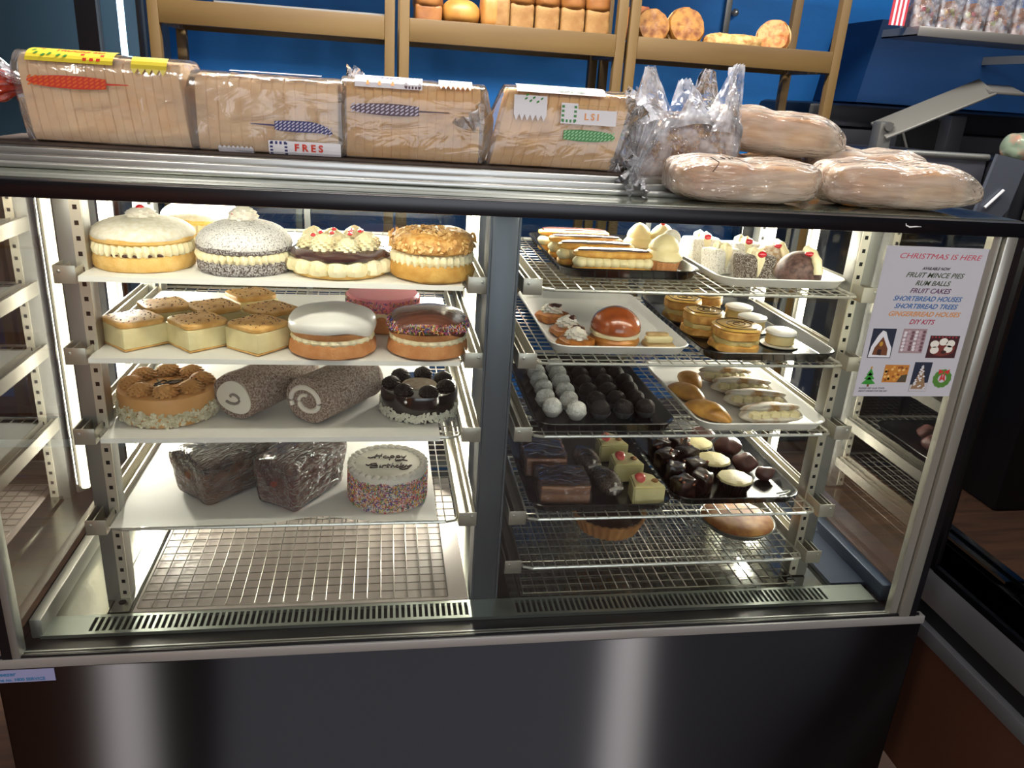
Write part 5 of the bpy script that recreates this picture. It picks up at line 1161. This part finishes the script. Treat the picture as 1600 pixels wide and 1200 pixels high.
# milky bags of white rolls
ROLLB = mat('pale_roll_crust', '#c07a36', 0.6, col2='#dcae6c', scale=14, bump=0.2, bscale=60)
MILK = clearmat('milky_plastic_bag', '#f4f2ec', 1.5, 0.2, 0.44, '#f2e8da', bump=0.9, bscale=22, bdist=0.010, hsoft=True, stretch=(0.5, 4, 4))
def roll_bag(loc, rz, L_, Wd, Ht, label, seed, tip='r', mark=False, tilt=0.0):
    t = thing('bagged_bread_rolls', label, 'bagged bread', loc, rz, 'milky bags of bread rolls at the right end of the cabinet top')
    if tilt: t.rotation_euler = (0, tilt, rz)
    for k in range(2):
        m = MB(); superbox(m, L_*0.50, Wd*0.88, Ht*0.86, 12, 12, 12, 0.62, c=((k-0.5)*L_*0.46, 0, 0.0015)); m.wob(0.003, 25, seed+k); m.build('bread_roll', ROLLB, t)
    m = MB(); superbox(m, L_, Wd, Ht, 30, 30, 30, 0.52, c=(0, 0, 0.0)); 
    for v in m.bm.verts:
        q = v.co.x/(L_/2); s_ = 1 if 'r' in tip else 0
        if s_ and q > 0.75: f = (q-0.75)/0.25; v.co.x += f*0.030; v.co.z *= 1-0.35*f; v.co.z += f*Ht*0.10
        if 'l' in tip and q < -0.75: f = (-q-0.75)/0.25; v.co.x -= f*0.020; v.co.z *= 1-0.55*f
        v.co.z -= 0.006*math.exp(-(v.co.x/0.02)**2)*(v.co.z/Ht)
        v.co.z += 0.0016*math.sin(v.co.y*260+v.co.x*18+seed)*min(1, v.co.z/Ht*2)
    m.wob(0.003, 30, seed+5)
    for v in m.bm.verts: v.co.z = max(0.0003, v.co.z)
    m.build('plastic_bag', MILK, t)
    if mark:
        m = MB(); zf = lambda x_, y_: (x_, y_, Ht*1.0)
        m.tube([(-0.068, -0.032, Ht*0.985), (-0.060, -0.046, Ht*0.90), (-0.063, -0.050, Ht*0.84), (-0.072, -0.056, Ht*0.70)], 0.0007, 5)
        m.tube([(-0.052, -0.030, Ht*0.99), (-0.047, -0.036, Ht*0.965)], 0.0007, 5); m.tube([(-0.044, -0.028, Ht*1.0), (-0.038, -0.036, Ht*0.97)], 0.0007, 5); m.tube([(-0.036, -0.030, Ht*1.0), (-0.034, -0.034, Ht*0.98)], 0.0007, 5)
        m.build('pen_mark', mat('pen_ink', '#2a2026', 0.4), t)
    return t
roll_bag((1.090, 0.110, 0.7125), 0.02, 0.240, 0.105, 0.066, 'milky bag of rolls with a pen mark, at the front edge nearest the seeded loaf', 3, '', True)
roll_bag((1.345, 0.120, 0.7125), -0.02, 0.250, 0.110, 0.072, 'milky bag of rolls with pointed right end, at the front right cabinet corner', 9, 'r')
roll_bag((1.190, 0.330, 0.7125), 0.05, 0.230, 0.120, 0.060, 'bottom milky bag of rolls, lying under another bag beside the seeded loaf', 14, '')
roll_bag((1.215, 0.305, 0.7735), 0.04, 0.225, 0.120, 0.076, 'topmost milky bag of rolls, stacked on another bag behind the front row', 21, 'r', False, 0.06)
roll_bag((1.405, 0.300, 0.7125), -0.25, 0.215, 0.110, 0.082, 'milky bag of rolls behind the pointed bag, at the far right', 27, '')

# ---------------------------------------------------------------- poster taped to the front glass
t = thing('poster', 'white Christmas notice with coloured lettering and food pictures on the right of the front glass', 'poster', (1.29, 0.0062, 0.67))
PW = mat('poster_paper', '#b9b8be', 0.6)
m = MB(); m.box(0, 0.174, -0.0004, 0, -0.242, 0); m.build('sheet', PW, t, smooth=False)
def ptx(body, u0, u1, v, hgt, m_, shear=0.35, bold=0.00015):
    o = text(body, hgt, m_, t, ((u0+u1)/2, -0.0007, -v), shear=shear, ext=0.00005, bold=bold)
    w_ = max(p.co.x for p in o.data.vertices)-min(p.co.x for p in o.data.vertices); o.scale = ((u1-u0)/w_, 1, 1)
c_ = lambda n, h: mat('poster_ink_'+n, h, 0.6)
ptx('CHRISTMAS IS HERE', 0.023, 0.161, 0.0148, 0.0115, c_('crimson', '#c0485c'), 0.25, 0.0)
ptx('AVAILABLE NOW', 0.066, 0.114, 0.033, 0.0062, c_('black', '#30302e'))
ptx('FRUIT MINCE PIES', 0.041, 0.140, 0.0435, 0.0108, c_('olive', '#47503c'))
ptx('RUM BALLS', 0.060, 0.120, 0.056, 0.0108, c_('olive', '#47503c'))
ptx('FRUIT CAKES', 0.054, 0.124, 0.068, 0.0108, c_('plum', '#5c3058'))
ptx('SHORTBREAD HOUSES', 0.029, 0.147, 0.0805, 0.0108, c_('blue', '#27609c'))
ptx('SHORTBREAD TREES', 0.034, 0.143, 0.0925, 0.0108, c_('blue', '#27609c'))
ptx('GINGERBREAD HOUSES', 0.027, 0.151, 0.105, 0.0108, c_('orange', '#cf8a42'))
ptx('DIY KITS', 0.066, 0.110, 0.1175, 0.0108, c_('rose', '#a8324e'))
ptx('PLEASE SEE OUR STAFF', 0.007, 0.052, 0.2285, 0.0042, c_('black', '#30302e'), 0.2, 0)
ptx('ABOUT ORDERS FOR THE DAY', 0.007, 0.058, 0.2330, 0.0042, c_('black', '#30302e'), 0.2, 0)
def pic(u0, u1, v0, v1, bg, shapes, extra=()):
    """printed picture: flat shapes (colour, centre u, v, radius, aspect) inside its frame"""
    m = MB(); mats = [c_(bg[0], bg[1])]; m.box(u0, u1, -0.0007, -0.0004, -v1, -v0)
    for cn, ch, pts in shapes:
        mm = c_(cn, ch)
        if mm not in mats: mats.append(mm)
        k = mats.index(mm)
        f = m.bm.faces.new([m.bm.verts.new((x_, -0.00075-0.00003*k, -z_)) for x_, z_ in pts]); f.material_index = k
    return m, mats
el = lambda x_, z_, a_, b_, n=12: [(x_+a_*math.cos(2*PI*k/n), z_+b_*math.sin(2*PI*k/n)) for k in range(n)]
r = random.Random(2)
m, M_ = pic(0.009, 0.049, 0.129, 0.177, ('navy', '#1d2438'), [('snow', '#d8d8dc', [(0.010, 0.176), (0.012, 0.158), (0.020, 0.140), (0.026, 0.132), (0.032, 0.134), (0.038, 0.146), (0.047, 0.160), (0.048, 0.176)]),
    ('brown', '#6b3c1e', [(0.016, 0.172), (0.018, 0.160), (0.029, 0.142), (0.041, 0.162), (0.042, 0.173)]), ('door', '#2e1510', [(0.024, 0.172), (0.024, 0.163), (0.031, 0.163), (0.031, 0.173)]), ('gold', '#b8892c', el(0.028, 0.154, 0.003, 0.004))])
m.build('gingerbread_house_picture', M_, t, smooth=False)
m, M_ = pic(0.061, 0.102, 0.1285, 0.1685, ('mauve', '#9a8488'), [('lilac%d' % (k % 3), ('#d4ccd2', '#b49aa2', '#6a4850')[k % 3], el(0.065+0.0068*(k % 6)*0.95+r.uniform(0, .001), 0.133+0.0058*(k//6)+r.uniform(0, .002), 0.0029, 0.0026, 8)) for k in range(36)])
m.build('coated_nuts_picture', M_, t, smooth=False)
m, M_ = pic(0.1105, 0.1625, 0.139, 0.176, ('maroon', '#3a1418'), [('plate', '#6e2c22', el(0.136, 0.160, 0.023, 0.013))]+[('cream', '#dcd8cc', el(x_, z_, 0.0078, 0.0062)) for x_, z_ in ((0.121, 0.153), (0.123, 0.163), (0.136, 0.149), (0.149, 0.152), (0.147, 0.161))]+[('door', '#2e1510', el(0.140, 0.166, 0.005, 0.003))]+[('berry', '#a83038', el(0.114+0.006*k, 0.1415, 0.0014, 0.0014, 6)) for k in range(8)])
m.build('mince_pies_picture', M_, t, smooth=False)
m, M_ = pic(0.0445, 0.087, 0.1885, 0.218, ('amber', '#b8762c'), [('cake%d' % (k % 3), ('#d09a44', '#8a4c1c', '#e0b468')[k % 3], el(0.047+r.random()*0.036, 0.191+r.random()*0.024, 0.0025, 0.0022, 7)) for k in range(30)]+[('dark_edge', '#4a4030', [(0.070, 0.2175), (0.076, 0.206), (0.0865, 0.204), (0.0865, 0.2175)])])
m.build('fruit_cake_picture', M_, t, smooth=False)
m, M_ = pic(0.0955, 0.1265, 0.1835, 0.2335, ('navy', '#1d2438'), [('paper_grey', '#b8b4b8', [(0.0957, 0.2333), (0.0957, 0.222), (0.1263, 0.218), (0.1263, 0.2333)]), ('biscuit', '#8a6c50', [(0.098, 0.229), (0.111, 0.187), (0.124, 0.229)])]+[('snow', '#d8d8dc', el(0.111+(r.random()-.5)*(0.003+0.020*q), 0.190+0.038*q, 0.0020, 0.0014, 6)) for q in [k/26 for k in range(27)]])
m.build('shortbread_tree_picture', M_, t, smooth=False)
m = MB()
for v0, w_ in ((0.194, 0.006), (0.201, 0.009), (0.209, 0.0125)): m.quad((0.0215, -0.0007, -v0), (0.0215-w_, -0.0007, -v0-0.0115), (0.0215, -0.0007, -v0-0.013), (0.0215+w_, -0.0007, -v0-0.0115))
m.mi = 1; m.quad((0.020, -0.0008, -0.2215), (0.0235, -0.0008, -0.2215), (0.0235, -0.0008, -0.2255), (0.020, -0.0008, -0.2255))
m.mi = 2; m.quad((0.0215, -0.0008, -0.1905), (0.0195, -0.0008, -0.1935), (0.0215, -0.0008, -0.1965), (0.0235, -0.0008, -0.1935))
m.build('christmas_tree_picture', [c_('leaf', '#2f8a2c'), c_('brown', '#6b3c1e'), c_('gold', '#d8a82c')], t, smooth=False)
m = MB()
for k in range(24):
    a0, a1 = 2*PI*k/24, 2*PI*(k+1)/24; f = 1+0.05*(k % 2)
    m.quad((0.1505+0.0160*f*math.cos(a0), -0.0007, -0.211+0.0155*f*math.sin(a0)), (0.1505+0.0160*f*math.cos(a1), -0.0007, -0.211+0.0155*f*math.sin(a1)), (0.1505+0.0075*math.cos(a1), -0.0007, -0.211+0.007*math.sin(a1)), (0.1505+0.0075*math.cos(a0), -0.0007, -0.211+0.007*math.sin(a0)))
m.mi = 1
for q in (((0.1505, .199), (0.141, .195), (0.142, .204)), ((0.1505, .199), (0.161, .195), (0.159, .204)), ((0.1485, .199), (0.1455, .216), (0.151, .212)), ((0.1525, .199), (0.151, .212), (0.1565, .216))):
    f = m.bm.faces.new([m.bm.verts.new((x_, -0.0008, -z_)) for x_, z_ in q]); f.material_index = 1
m.build('wreath_picture', [c_('wreath_green', '#4a7a2c'), c_('ribbon', '#c02c30')], t, smooth=False)

# ---------------------------------------------------------------- wooden racks and bread behind
WOOD = mat('rack_beech', '#5c4522', 0.5, col2='#69522c', scale=10, stretch=(1, 1, 0.15))
WOODH = mat('rack_beech_rail', '#5c4522', 0.5, col2='#69522c', scale=10, stretch=(0.15, 1, 1))
def rack(x0, x1, label):
    t = thing('wooden_rack', label, 'bread rack', (x0, 1.50, -0.55), 0, 'wooden bread racks against the blue wall'); w_ = x1-x0
    for a_ in (0, w_-0.03):
        m = MB(); m.box(a_, a_+0.030, 0, 0.03, 0, 2.2, 0.002); m.build('front_post', WOOD, t)
        m = MB(); m.box(a_, a_+0.030, 0.32, 0.35, 0, 2.2, 0.002); m.build('rear_post', WOOD, t)
    for z in (0.75, 1.52, 2.06):
        m = MB(); m.box(0.030, w_-0.030, 0.002, 0.022, z, z+0.065, 0.002); m.build('front_rail', WOODH, t)
        m = MB(); m.box(0.030, w_-0.030, 0.325, 0.345, z, z+0.05, 0.002); m.build('rear_rail', WOODH, t)
        for a_ in (0.004, w_-0.024):
            m = MB(); m.box(a_, a_+0.02, 0.03, 0.32, z, z+0.05, 0.002); m.build('side_rail', WOOD, t)
        m = MB()
        for k in range(6): m.box(0.030, w_-0.030, 0.03+k*0.05, 0.062+k*0.05, z+0.038, z+0.050)
        m.build('slatted_shelf', WOODH, t)
rack(-0.112, 0.579, 'left bay of the wooden racks with a steel tray and no bread')
rack(0.592, 1.286, 'middle bay of the wooden racks holding tin loaves')
rack(1.296, 2.016, 'right bay of the wooden racks holding ring shaped savoury breads')
RZ = 1.02
m = MB(); m.box(-0.25, 0.25, -0.14, 0.14, 0, 0.004); m.box(-0.25, 0.25, -0.14, -0.137, 0.004, 0.022); m.box(-0.25, -0.247, -0.14, 0.14, 0.004, 0.022); m.box(0.247, 0.25, -0.14, 0.14, 0.004, 0.022); m.box(-0.25, 0.25, 0.137, 0.14, 0.004, 0.022)
tag(m.build('baking_tray', STEEL_D, loc=(0.31, 1.68, RZ)), 'steel baking tray on the left bay of the wooden racks', 'tray')
TIN = mat('tin_loaf_side', '#94703f', 0.7, col2='#825a2c', scale=30, bump=0.4, bscale=120); TOPC = mat('tin_loaf_crown', '#74441e', 0.5, col2='#94602c', scale=20)
def tin_loaf(x, label, hh=0.085, dark=False, w_=0.078):
    t = thing('tin_loaf', label, 'loaf of bread', (x, 1.62, RZ), 0, 'tin loaves on the middle rack')
    m = MB(); superbox(m, w_*0.98, 0.15, hh, 10, 10, 10, 0.18); m.wob(0.0015, 40, 1); m.build('loaf_body', TIN if not dark else TOPC, t)
    m = MB(); superbox(m, w_*1.08, 0.165, 0.062, 12, 12, 12, 0.55, c=(0, 0, hh-0.014)); m.wob(0.003, 28, int(x*40)); m.build('loaf_crown', TOPC, t)
tin_loaf(0.680, 'dark crusted tin loaf at the left end of the middle rack', 0.06, True, 0.085)
for i, x in enumerate((0.965, 1.045, 1.125, 1.205)):
    tin_loaf(x, ('first', 'second', 'third', 'last')[i]+' of the four pale tin loaves standing in a row, counted from the left', 0.085)
m = MB(); superbox(m, 0.118, 0.14, 0.086, 14, 14, 14, 0.85); m.wob(0.002, 20, 2); tag(m.build('round_loaf', mat('cob_crust', '#9a6428', 0.5, col2='#c08c44', scale=14), loc=(0.780, 1.60, RZ)), 'round golden cob loaf beside the dark tin loaf on the middle rack', 'loaf of bread')
t = thing('tin_loaf', 'tin loaf lying on its side, left of the four upright pale loaves', 'loaf of bread', (0.882, 1.60, RZ))
m = MB(); superbox(m, 0.055, 0.13, 0.108, 10, 10, 10, 0.5, c=(-0.014, 0, 0)); m.wob(0.002, 28, 4); m.build('loaf_crown', mat('side_loaf_crown', '#a5702f', 0.5, col2='#b98248', scale=20), t)
m = MB(); superbox(m, 0.05, 0.125, 0.098, 10, 10, 10, 0.25, c=(0.020, 0, 0)); m.build('loaf_body', TIN, t)
CHZ = mat('cheesy_bread', '#6e3812', 0.55, col2='#a87430', scale=34, fac=(0.35, 0.6), bump=0.9, bscale=90)
def disc_bread(x, y, R, tilt, label, m_=CHZ, rim=None, th=0.045, rz=0):
    t = thing('savoury_bread', label, 'bread', (x, y, RZ), rz, 'round savoury breads on the right rack')
    m = MB(); m.lathe([(R*0.6, -th/2), (R*0.95, -th*0.35), (R*1.0, 0), (R*0.9, th*0.35), (R*0.5, th*0.45), (0.0005, th*0.38)], 40); m.wob(0.005, 30, int(x*30)); m.wob(0.0025, 110, 3)
    for v in m.bm.verts: v.co = Euler((PI/2-tilt, 0, 0)).to_matrix() @ v.co; v.co.z += R*0.97
    m.build('crust', m_, t)
    if rim:
        m = MB(); m.lathe([(R*0.7, -th*0.75), (R*1.02, -th*0.6), (R*1.05, -th*0.2), (R*0.9, -th*0.1)], 40)
        for v in m.bm.verts: v.co = Euler((PI/2-tilt, 0, 0)).to_matrix() @ v.co; v.co.z += R*0.97
        m.build('dough_rim', rim, t)
PALE = mat('pale_dough', '#c9a468', 0.6)
disc_bread(1.375, 1.67, 0.062, 0.2, 'dark cheesy round bread at the back, leftmost on the right rack', mat('dark_cheesy', '#8a3c18', 0.55, col2='#b8702c', scale=40, bump=0.9, bscale=90))
disc_bread(1.400, 1.60, 0.056, 0.25, 'cheesy round bread leaning in front of the darker one')
disc_bread(1.515, 1.61, 0.062, 0.25, 'large cheesy round bread second along the right rack', CHZ, PALE)
disc_bread(1.820, 1.61, 0.055, 0.2, 'curled savoury bread with pale rim standing at the right of the rack', mat('cheddar_bread', '#a8602c', 0.55, col2='#c98a4c', scale=50, fac=(0.4, 0.55), bump=0.9, bscale=90), PALE, 0.05, -0.5)
m = MB(); superbox(m, 0.19, 0.10, 0.050, 14, 14, 14, 0.6); m.wob(0.006, 30, 3); m.wob(0.002, 120, 4)
for v in m.bm.verts: v.co.z = max(0.0003, v.co.z)
tag(m.build('cheese_stick', mat('cheese_stick', '#a87038', 0.6, col2='#d8b878', scale=45, bump=0.8, bscale=120), loc=(1.675, 1.60, RZ)), 'low flat cheese topped bread between the round ones', 'bread')
t = thing('wall_bar', 'thin grey vertical bar with a knob on the blue wall above the right rack', 'wall bar', (1.99, 2.435, 1.099))
m = MB(); m.box(-0.013, 0.013, -0.01, 0.012, 0, 0.5, 0.002); m.build('bar', STEEL_D, t)
m = MB(); m.ball((0.03, -0.012, 0.125), 0.016); m.build('knob', STEEL, t)

# ---------------------------------------------------------------- bread slicing machine at the back right
DK = mat('machine_black', '#121318', 0.35); GR = mat('machine_grey', '#6f6d68', 0.45, 0.2); CH = mat('machine_charcoal', '#4a4b52', 0.45, 0.3)
t = thing('bread_slicer', 'black and steel bread slicing machine with raised grey cover at the back right', 'slicing machine', (2.566, 1.976, -0.9136))
t.scale = (1.26, 1.26, 1.26)
m = MB(); m.box(-0.32, 0.60, -0.05, 0.30, 0.29, 1.36, 0.01); m.build('machine_body', CH, t)
m = MB(); m.box(-0.33, 0.62, -0.06, 0.30, 1.36, 1.43, 0.02); m.build('top_hood', DK, t)
m = MB(); m.prism([(-0.012, -0.075), (0.19, -0.075), (0.19, -0.052), (-0.012, -0.052)], 1.30, 1.42)
for v in m.bm.verts:
    if v.co.z > 1.4 and v.co.x < 0.1: v.co.z -= 0.055
m.build('blade_opening', BLACKM, t)
m = MB(); m.rod((-0.02, -0.08, 1.37), (0.012, -0.09, 1.30), 0.004, 6); m.build('guide_rod', GR, t)
m = MB(); m.box(0.11, 0.165, -0.12, -0.06, 1.30, 1.415, 0.004); m.build('bracket', CH, t)
m = MB(); m.box(-0.165, 0.165, -0.018, 0.012, -0.004, 0.004, 0.002)
for v in m.bm.verts: v.co.y *= 2.6
cv = m.build('raised_cover', GR, t, loc=(-0.095, -0.30, 1.432), rot=(0.55, math.radians(-24), 0))
m = MB(); m.box(0, 0.11, -0.04, 0.03, -0.004, 0.004, 0.002); m.build('cover_lip', GR, t, loc=(0.045, -0.30, 1.492), rot=(0.3, 0, 0))
m = MB(); m.box(-0.255, -0.215, -0.33, -0.29, 1.30, 1.385, 0.003); m.rod((-0.235, -0.34, 1.375), (-0.235, -0.28, 1.375), 0.012, 12); m.build('cover_hinge', mat('machine_cast', '#6b6a66', 0.5, 0.5), t)
m = MB(); m.box(-0.245, 0.00, -0.45, -0.08, 1.15, 1.315, 0.004); m.build('steel_trough', mat('trough_steel', '#9092a0', 0.35, 0.9), t)
m = MB(); m.rod((-0.245, -0.45, 1.314), (0.0, -0.45, 1.314), 0.009, 12); m.build('trough_edge', STEEL, t)
m = MB(); m.prism([(-0.045, 0), (0.030, 0), (0.045, 0.03), (0.045, 0.15), (-0.045, 0.15)], 0, 0.010)
for v in m.bm.verts: v.co = Vector((v.co.x, v.co.z, v.co.y))
m.build('side_guard', mat('guard_grey', '#5c616c', 0.4, 0.4), t, loc=(-0.075, -0.60, 1.175), rot=(0, 0.15, 0))
m = MB(); m.box(0.045, 0.06, -0.60, -0.57, 1.17, 1.33); m.build('side_frame', GR, t)
m = MB(); m.rod((-0.100, -0.606, 1.20), (-0.060, -0.606, 1.245), 0.004, 8); m.build('white_lever', mat('lever_white', '#c8c8cc', 0.4), t)
m = MB(); m.box(0.005, 0.30, -0.56, -0.10, 0.29, 1.312, 0.01); m.build('feed_box', DK, t)
o = MB(); superbox(o, 0.13, 0.10, 0.085, 12, 12, 12, 0.6); o.wob(0.008, 30, 4)
for v in o.bm.verts: v.co.z = max(0.0, v.co.z)
tag(o.build('printed_bread_bag', mat('printed_bag', '#7c8a76', 0.3, col2='#a8806c', scale=14, fac=(0.45, 0.55)), loc=(2.625, 1.33, 0.741)), 'crumpled printed bag lying on the slicing machine at the right edge', 'bag')
# steel shelf with bags of gingerbread
t = thing('wall_shelf', 'narrow steel shelf high on the right carrying wrapped gingerbread', 'shelf', (2.265, 1.50, 1.105))
m = MB(); m.box(0, 0.75, 0, 0.20, 0, 0.004); m.box(0, 0.75, -0.002, 0.002, -0.001, 0.028, 0.001); m.box(0, 0.003, 0, 0.20, 0, 0.028); m.build('shelf_tray', mat('shelf_steel', '#a09c98', 0.35, 0.8), t)
for k in (0.72,):
    m = MB(); m.prism([(0.0, 0.01), (0.0, 0.598), (0.006, 0.598), (0.006, 0.01)], -0.03, 0); m.build('shelf_bracket', STEEL_D, t, loc=(k, 0, 0))
GB = mat('gingerbread', '#9a5826', 0.7, col2='#b87438', scale=30); XM = [('red', '#b83040'), ('gold', '#d8a62c'), ('violet', '#5c3a8c'), ('lime', '#b8b83c')]
def ginger_bag(x, i, label):
    t = thing('bagged_gingerbread', label, 'bagged biscuits', (x, 1.60, 1.109), 0, 'cellophane bags of gingerbread on the steel shelf')
    m = MB(); m.box(-0.034, 0.034, -0.03, 0.03, 0, 0.075, 0.004); m.prism([(-0.038, -0.032), (0.038, -0.032), (0.038, 0.032), (-0.038, 0.032)], 0.075, 0.115)
    for v in m.bm.verts:
        if v.co.z > 0.11: v.co.x *= 0.1
    m.build('gingerbread_house', GB, t)
    m = MB(); r = random.Random(i); 
    for k in range(9): m.mi = (k+i) % 5; m.ball((r.uniform(-.03, .03), -0.033, r.uniform(0.01, 0.09)), r.uniform(0.006, 0.011), (1, 0.5, 1), 10, 6)
    m.build('sweets', [mat('xmas_'+n, h, 0.3) for n, h in XM]+[mat('xmas_white', '#d8d4cc', 0.5)], t)
    m = MB(); superbox(m, 0.088, 0.085, 0.16, 16, 16, 16, 0.3); m.wob(0.005, 40, i)
    for v in m.bm.verts: v.co.z = max(0.0003, v.co.z)
    m.build('cellophane', BAGC, t)
for i, x in enumerate((2.325, 2.415, 2.505, 2.60, 2.695)): ginger_bag(x, i, ('leftmost', 'second', 'third', 'fourth', 'rightmost')[i]+' bag of gingerbread on the steel shelf, counted from the left')
t = thing('hanging_bunting', 'red and white striped printed bag hanging left of the steel shelf', 'printed bag', (2.225, 1.56, 1.135))
m = MB()
for k in range(7): m.mi = k % 2; m.box(-0.03+k*0.008, -0.022+k*0.008, 0, 0.004, 0.0, 0.12)
m.build('striped_panel', [mat('stripe_red', '#c03a48', 0.5), mat('stripe_white', '#d8d4dc', 0.5)], t, smooth=False)

# ---------------------------------------------------------------- glass door drinks fridge at the back left
t = thing('glass_door_fridge', 'tall black framed glass door fridge at the back left behind the first loaf', 'fridge', (-0.947, 1.896, -0.942))
t.scale = (1.28, 1.28, 1.28)
m = MB(); m.box(-0.5, 0.555, 0.02, 0.24, 0.306, 0.36); m.box(-0.5, 0.555, 0.22, 0.24, 0.306, 2.3); m.box(-0.5, -0.46, 0.02, 0.24, 0.306, 2.3); m.box(0.545, 0.555, 0.02, 0.24, 0.306, 2.3); m.box(-0.5, 0.555, 0.02, 0.24, 2.25, 2.3); m.build('fridge_cabinet', mat('fridge_liner', '#9fb0ba', 0.5), t, smooth=False)
for x0, x1 in ((-0.5, 0.43), (0.43, 0.56)):
    m = MB(); e_ = 0.022 if x0 < 0 else 0.028
    m.box(x0, x0+e_, -0.02, 0.015, 0.35, 2.28); m.box(x1-(0.022 if x0 < 0 else 0.008), x1, -0.02, 0.015, 0.35, 2.28); m.box(x0+e_, x1-0.008, -0.02, 0.015, 0.35, 0.42); m.box(x0+e_, x1-0.008, -0.02, 0.015, 2.2, 2.28)
    dr = m.build('fridge_door', BLACK, t, smooth=False)
    m = MB(); m.quad((x0+e_, -0.004, 0.42), (x1-0.008, -0.004, 0.42), (x1-0.008, -0.004, 2.2), (x0+e_, -0.004, 2.2)); m.build('door_glass', clearmat('fridge_glass', '#9fb0b8', 3.0), dr, smooth=False)
m = MB(); m.box(0.556, 0.566, 0.0, 0.24, 0.306, 2.3); m.build('side_trim', mat('trim_grey', '#3a4450', 0.35, 0.6), t, smooth=False)
m = MB(); m.rod((0.50, 0.035, 0.2), (0.50, 0.035, 2.2), 0.008, 10); m.build('added_fridge_fill', mat('added_fill_tube', '#ffffff', 0.5, emis=('#e8f4ff', 12)), t)  # glowing tube added to brighten the dark fridge interior
for z in (0.6, 0.9, 1.3, 1.7):
    m = MB(); m.box(-0.45, 0.54, 0.06, 0.21, z, z+0.008); m.build('fridge_shelf', STEEL_D, t, smooth=False)

# ---------------------------------------------------------------- neighbouring cabinet along the right-hand side
t = thing('corner_display_cabinet', 'dark neighbouring glass display cabinet set at right angles on the right', 'display cabinet', (1.645, 0.16, 0.0))
m = MB(); m.box(0.006, 0.60, -2.4, 0.0, -0.47, -0.15, 0.003); m.build('base_body', mat('steel_painted_brown_reflection', '#6b4636', 0.35, 0.3), t, smooth=False)  # brown of a wood-like reflection is put into the base colour
m = MB(); m.box(0.10, 0.58, -2.35, -0.02, -0.55, -0.47); m.build('plinth', BLACK, t, smooth=False)
m = MB(); m.box(0.0, 0.60, -2.4, 0.0, -0.075, -0.002, 0.003); m.build('sill_trim', mat('neighbour_trim', '#a0a2a8', 0.35, 0.6), t)
m = MB(); m.box(0.012, 0.60, -2.4, 0.0, -0.118, -0.075); m.build('shadow_gap', BLACKM, t, smooth=False)
m = MB(); m.box(-0.004, 0.60, -2.4, 0.0, -0.150, -0.118, 0.003); m.build('lower_trim', mat('neighbour_trim', '#a0a2a8', 0.35, 0.6), t)
m = MB(); m.box(0.0, 0.03, -0.028, 0.0, 0, 0.71); m.build('end_post', BLACK, t, smooth=False)
m = MB(); m.box(0.0, 0.012, -2.4, -0.028, -0.002, 0.012); m.build('glass_gasket', BLACK, t, smooth=False)
m = MB(); m.quad((0.005, -2.4, 0.012), (0.005, -0.028, 0.012), (0.005, -0.028, 0.70), (0.005, -2.4, 0.70)); m.build('front_glass', clearmat('neighbour_glass', '#7a807e', 0.6), t, smooth=False)
m = MB(); m.box(0.0, 0.60, -2.4, 0.0, 0.70, 0.73, 0.003); m.build('top_panel', BLACK, t)
m = MB(); m.box(0.03, 0.60, -2.4, -0.004, -0.002, 0.0); m.build('base_deck', mat('neighbour_deck', '#3a3c3c', 0.3, 0.7), t, smooth=False)
m = MB(); m.box(0.59, 0.60, -2.4, 0.0, 0, 0.70); m.build('back_panel', mat('neighbour_back', '#1c1d22', 0.6), t, smooth=False)
m = MB(); m.box(0.03, 0.59, -0.012, -0.002, 0, 0.70); m.build('end_panel', mat('neighbour_end', '#26272c', 0.4), t, smooth=False)
m = MB()
for k in range(90): m.box(0.045, 0.10, -0.05-k*0.016-0.007, -0.05-k*0.016, 0.0005, 0.0012)
m.build('vent_grille', HOLE, t, smooth=False)
for z in (0.24, 0.44):
    m = MB()
    for k in range(12): m.rod((0.16+k*0.035, -2.3, z), (0.16+k*0.035, -0.05, z), 0.0015, 5)
    for k in range(18): m.rod((0.14, -0.06-k*0.13, z-0.003), (0.57, -0.06-k*0.13, z-0.003), 0.002, 5)
    m.build('wire_shelf', mat('dark_wire', '#4a4844', 0.4, 0.8), t)
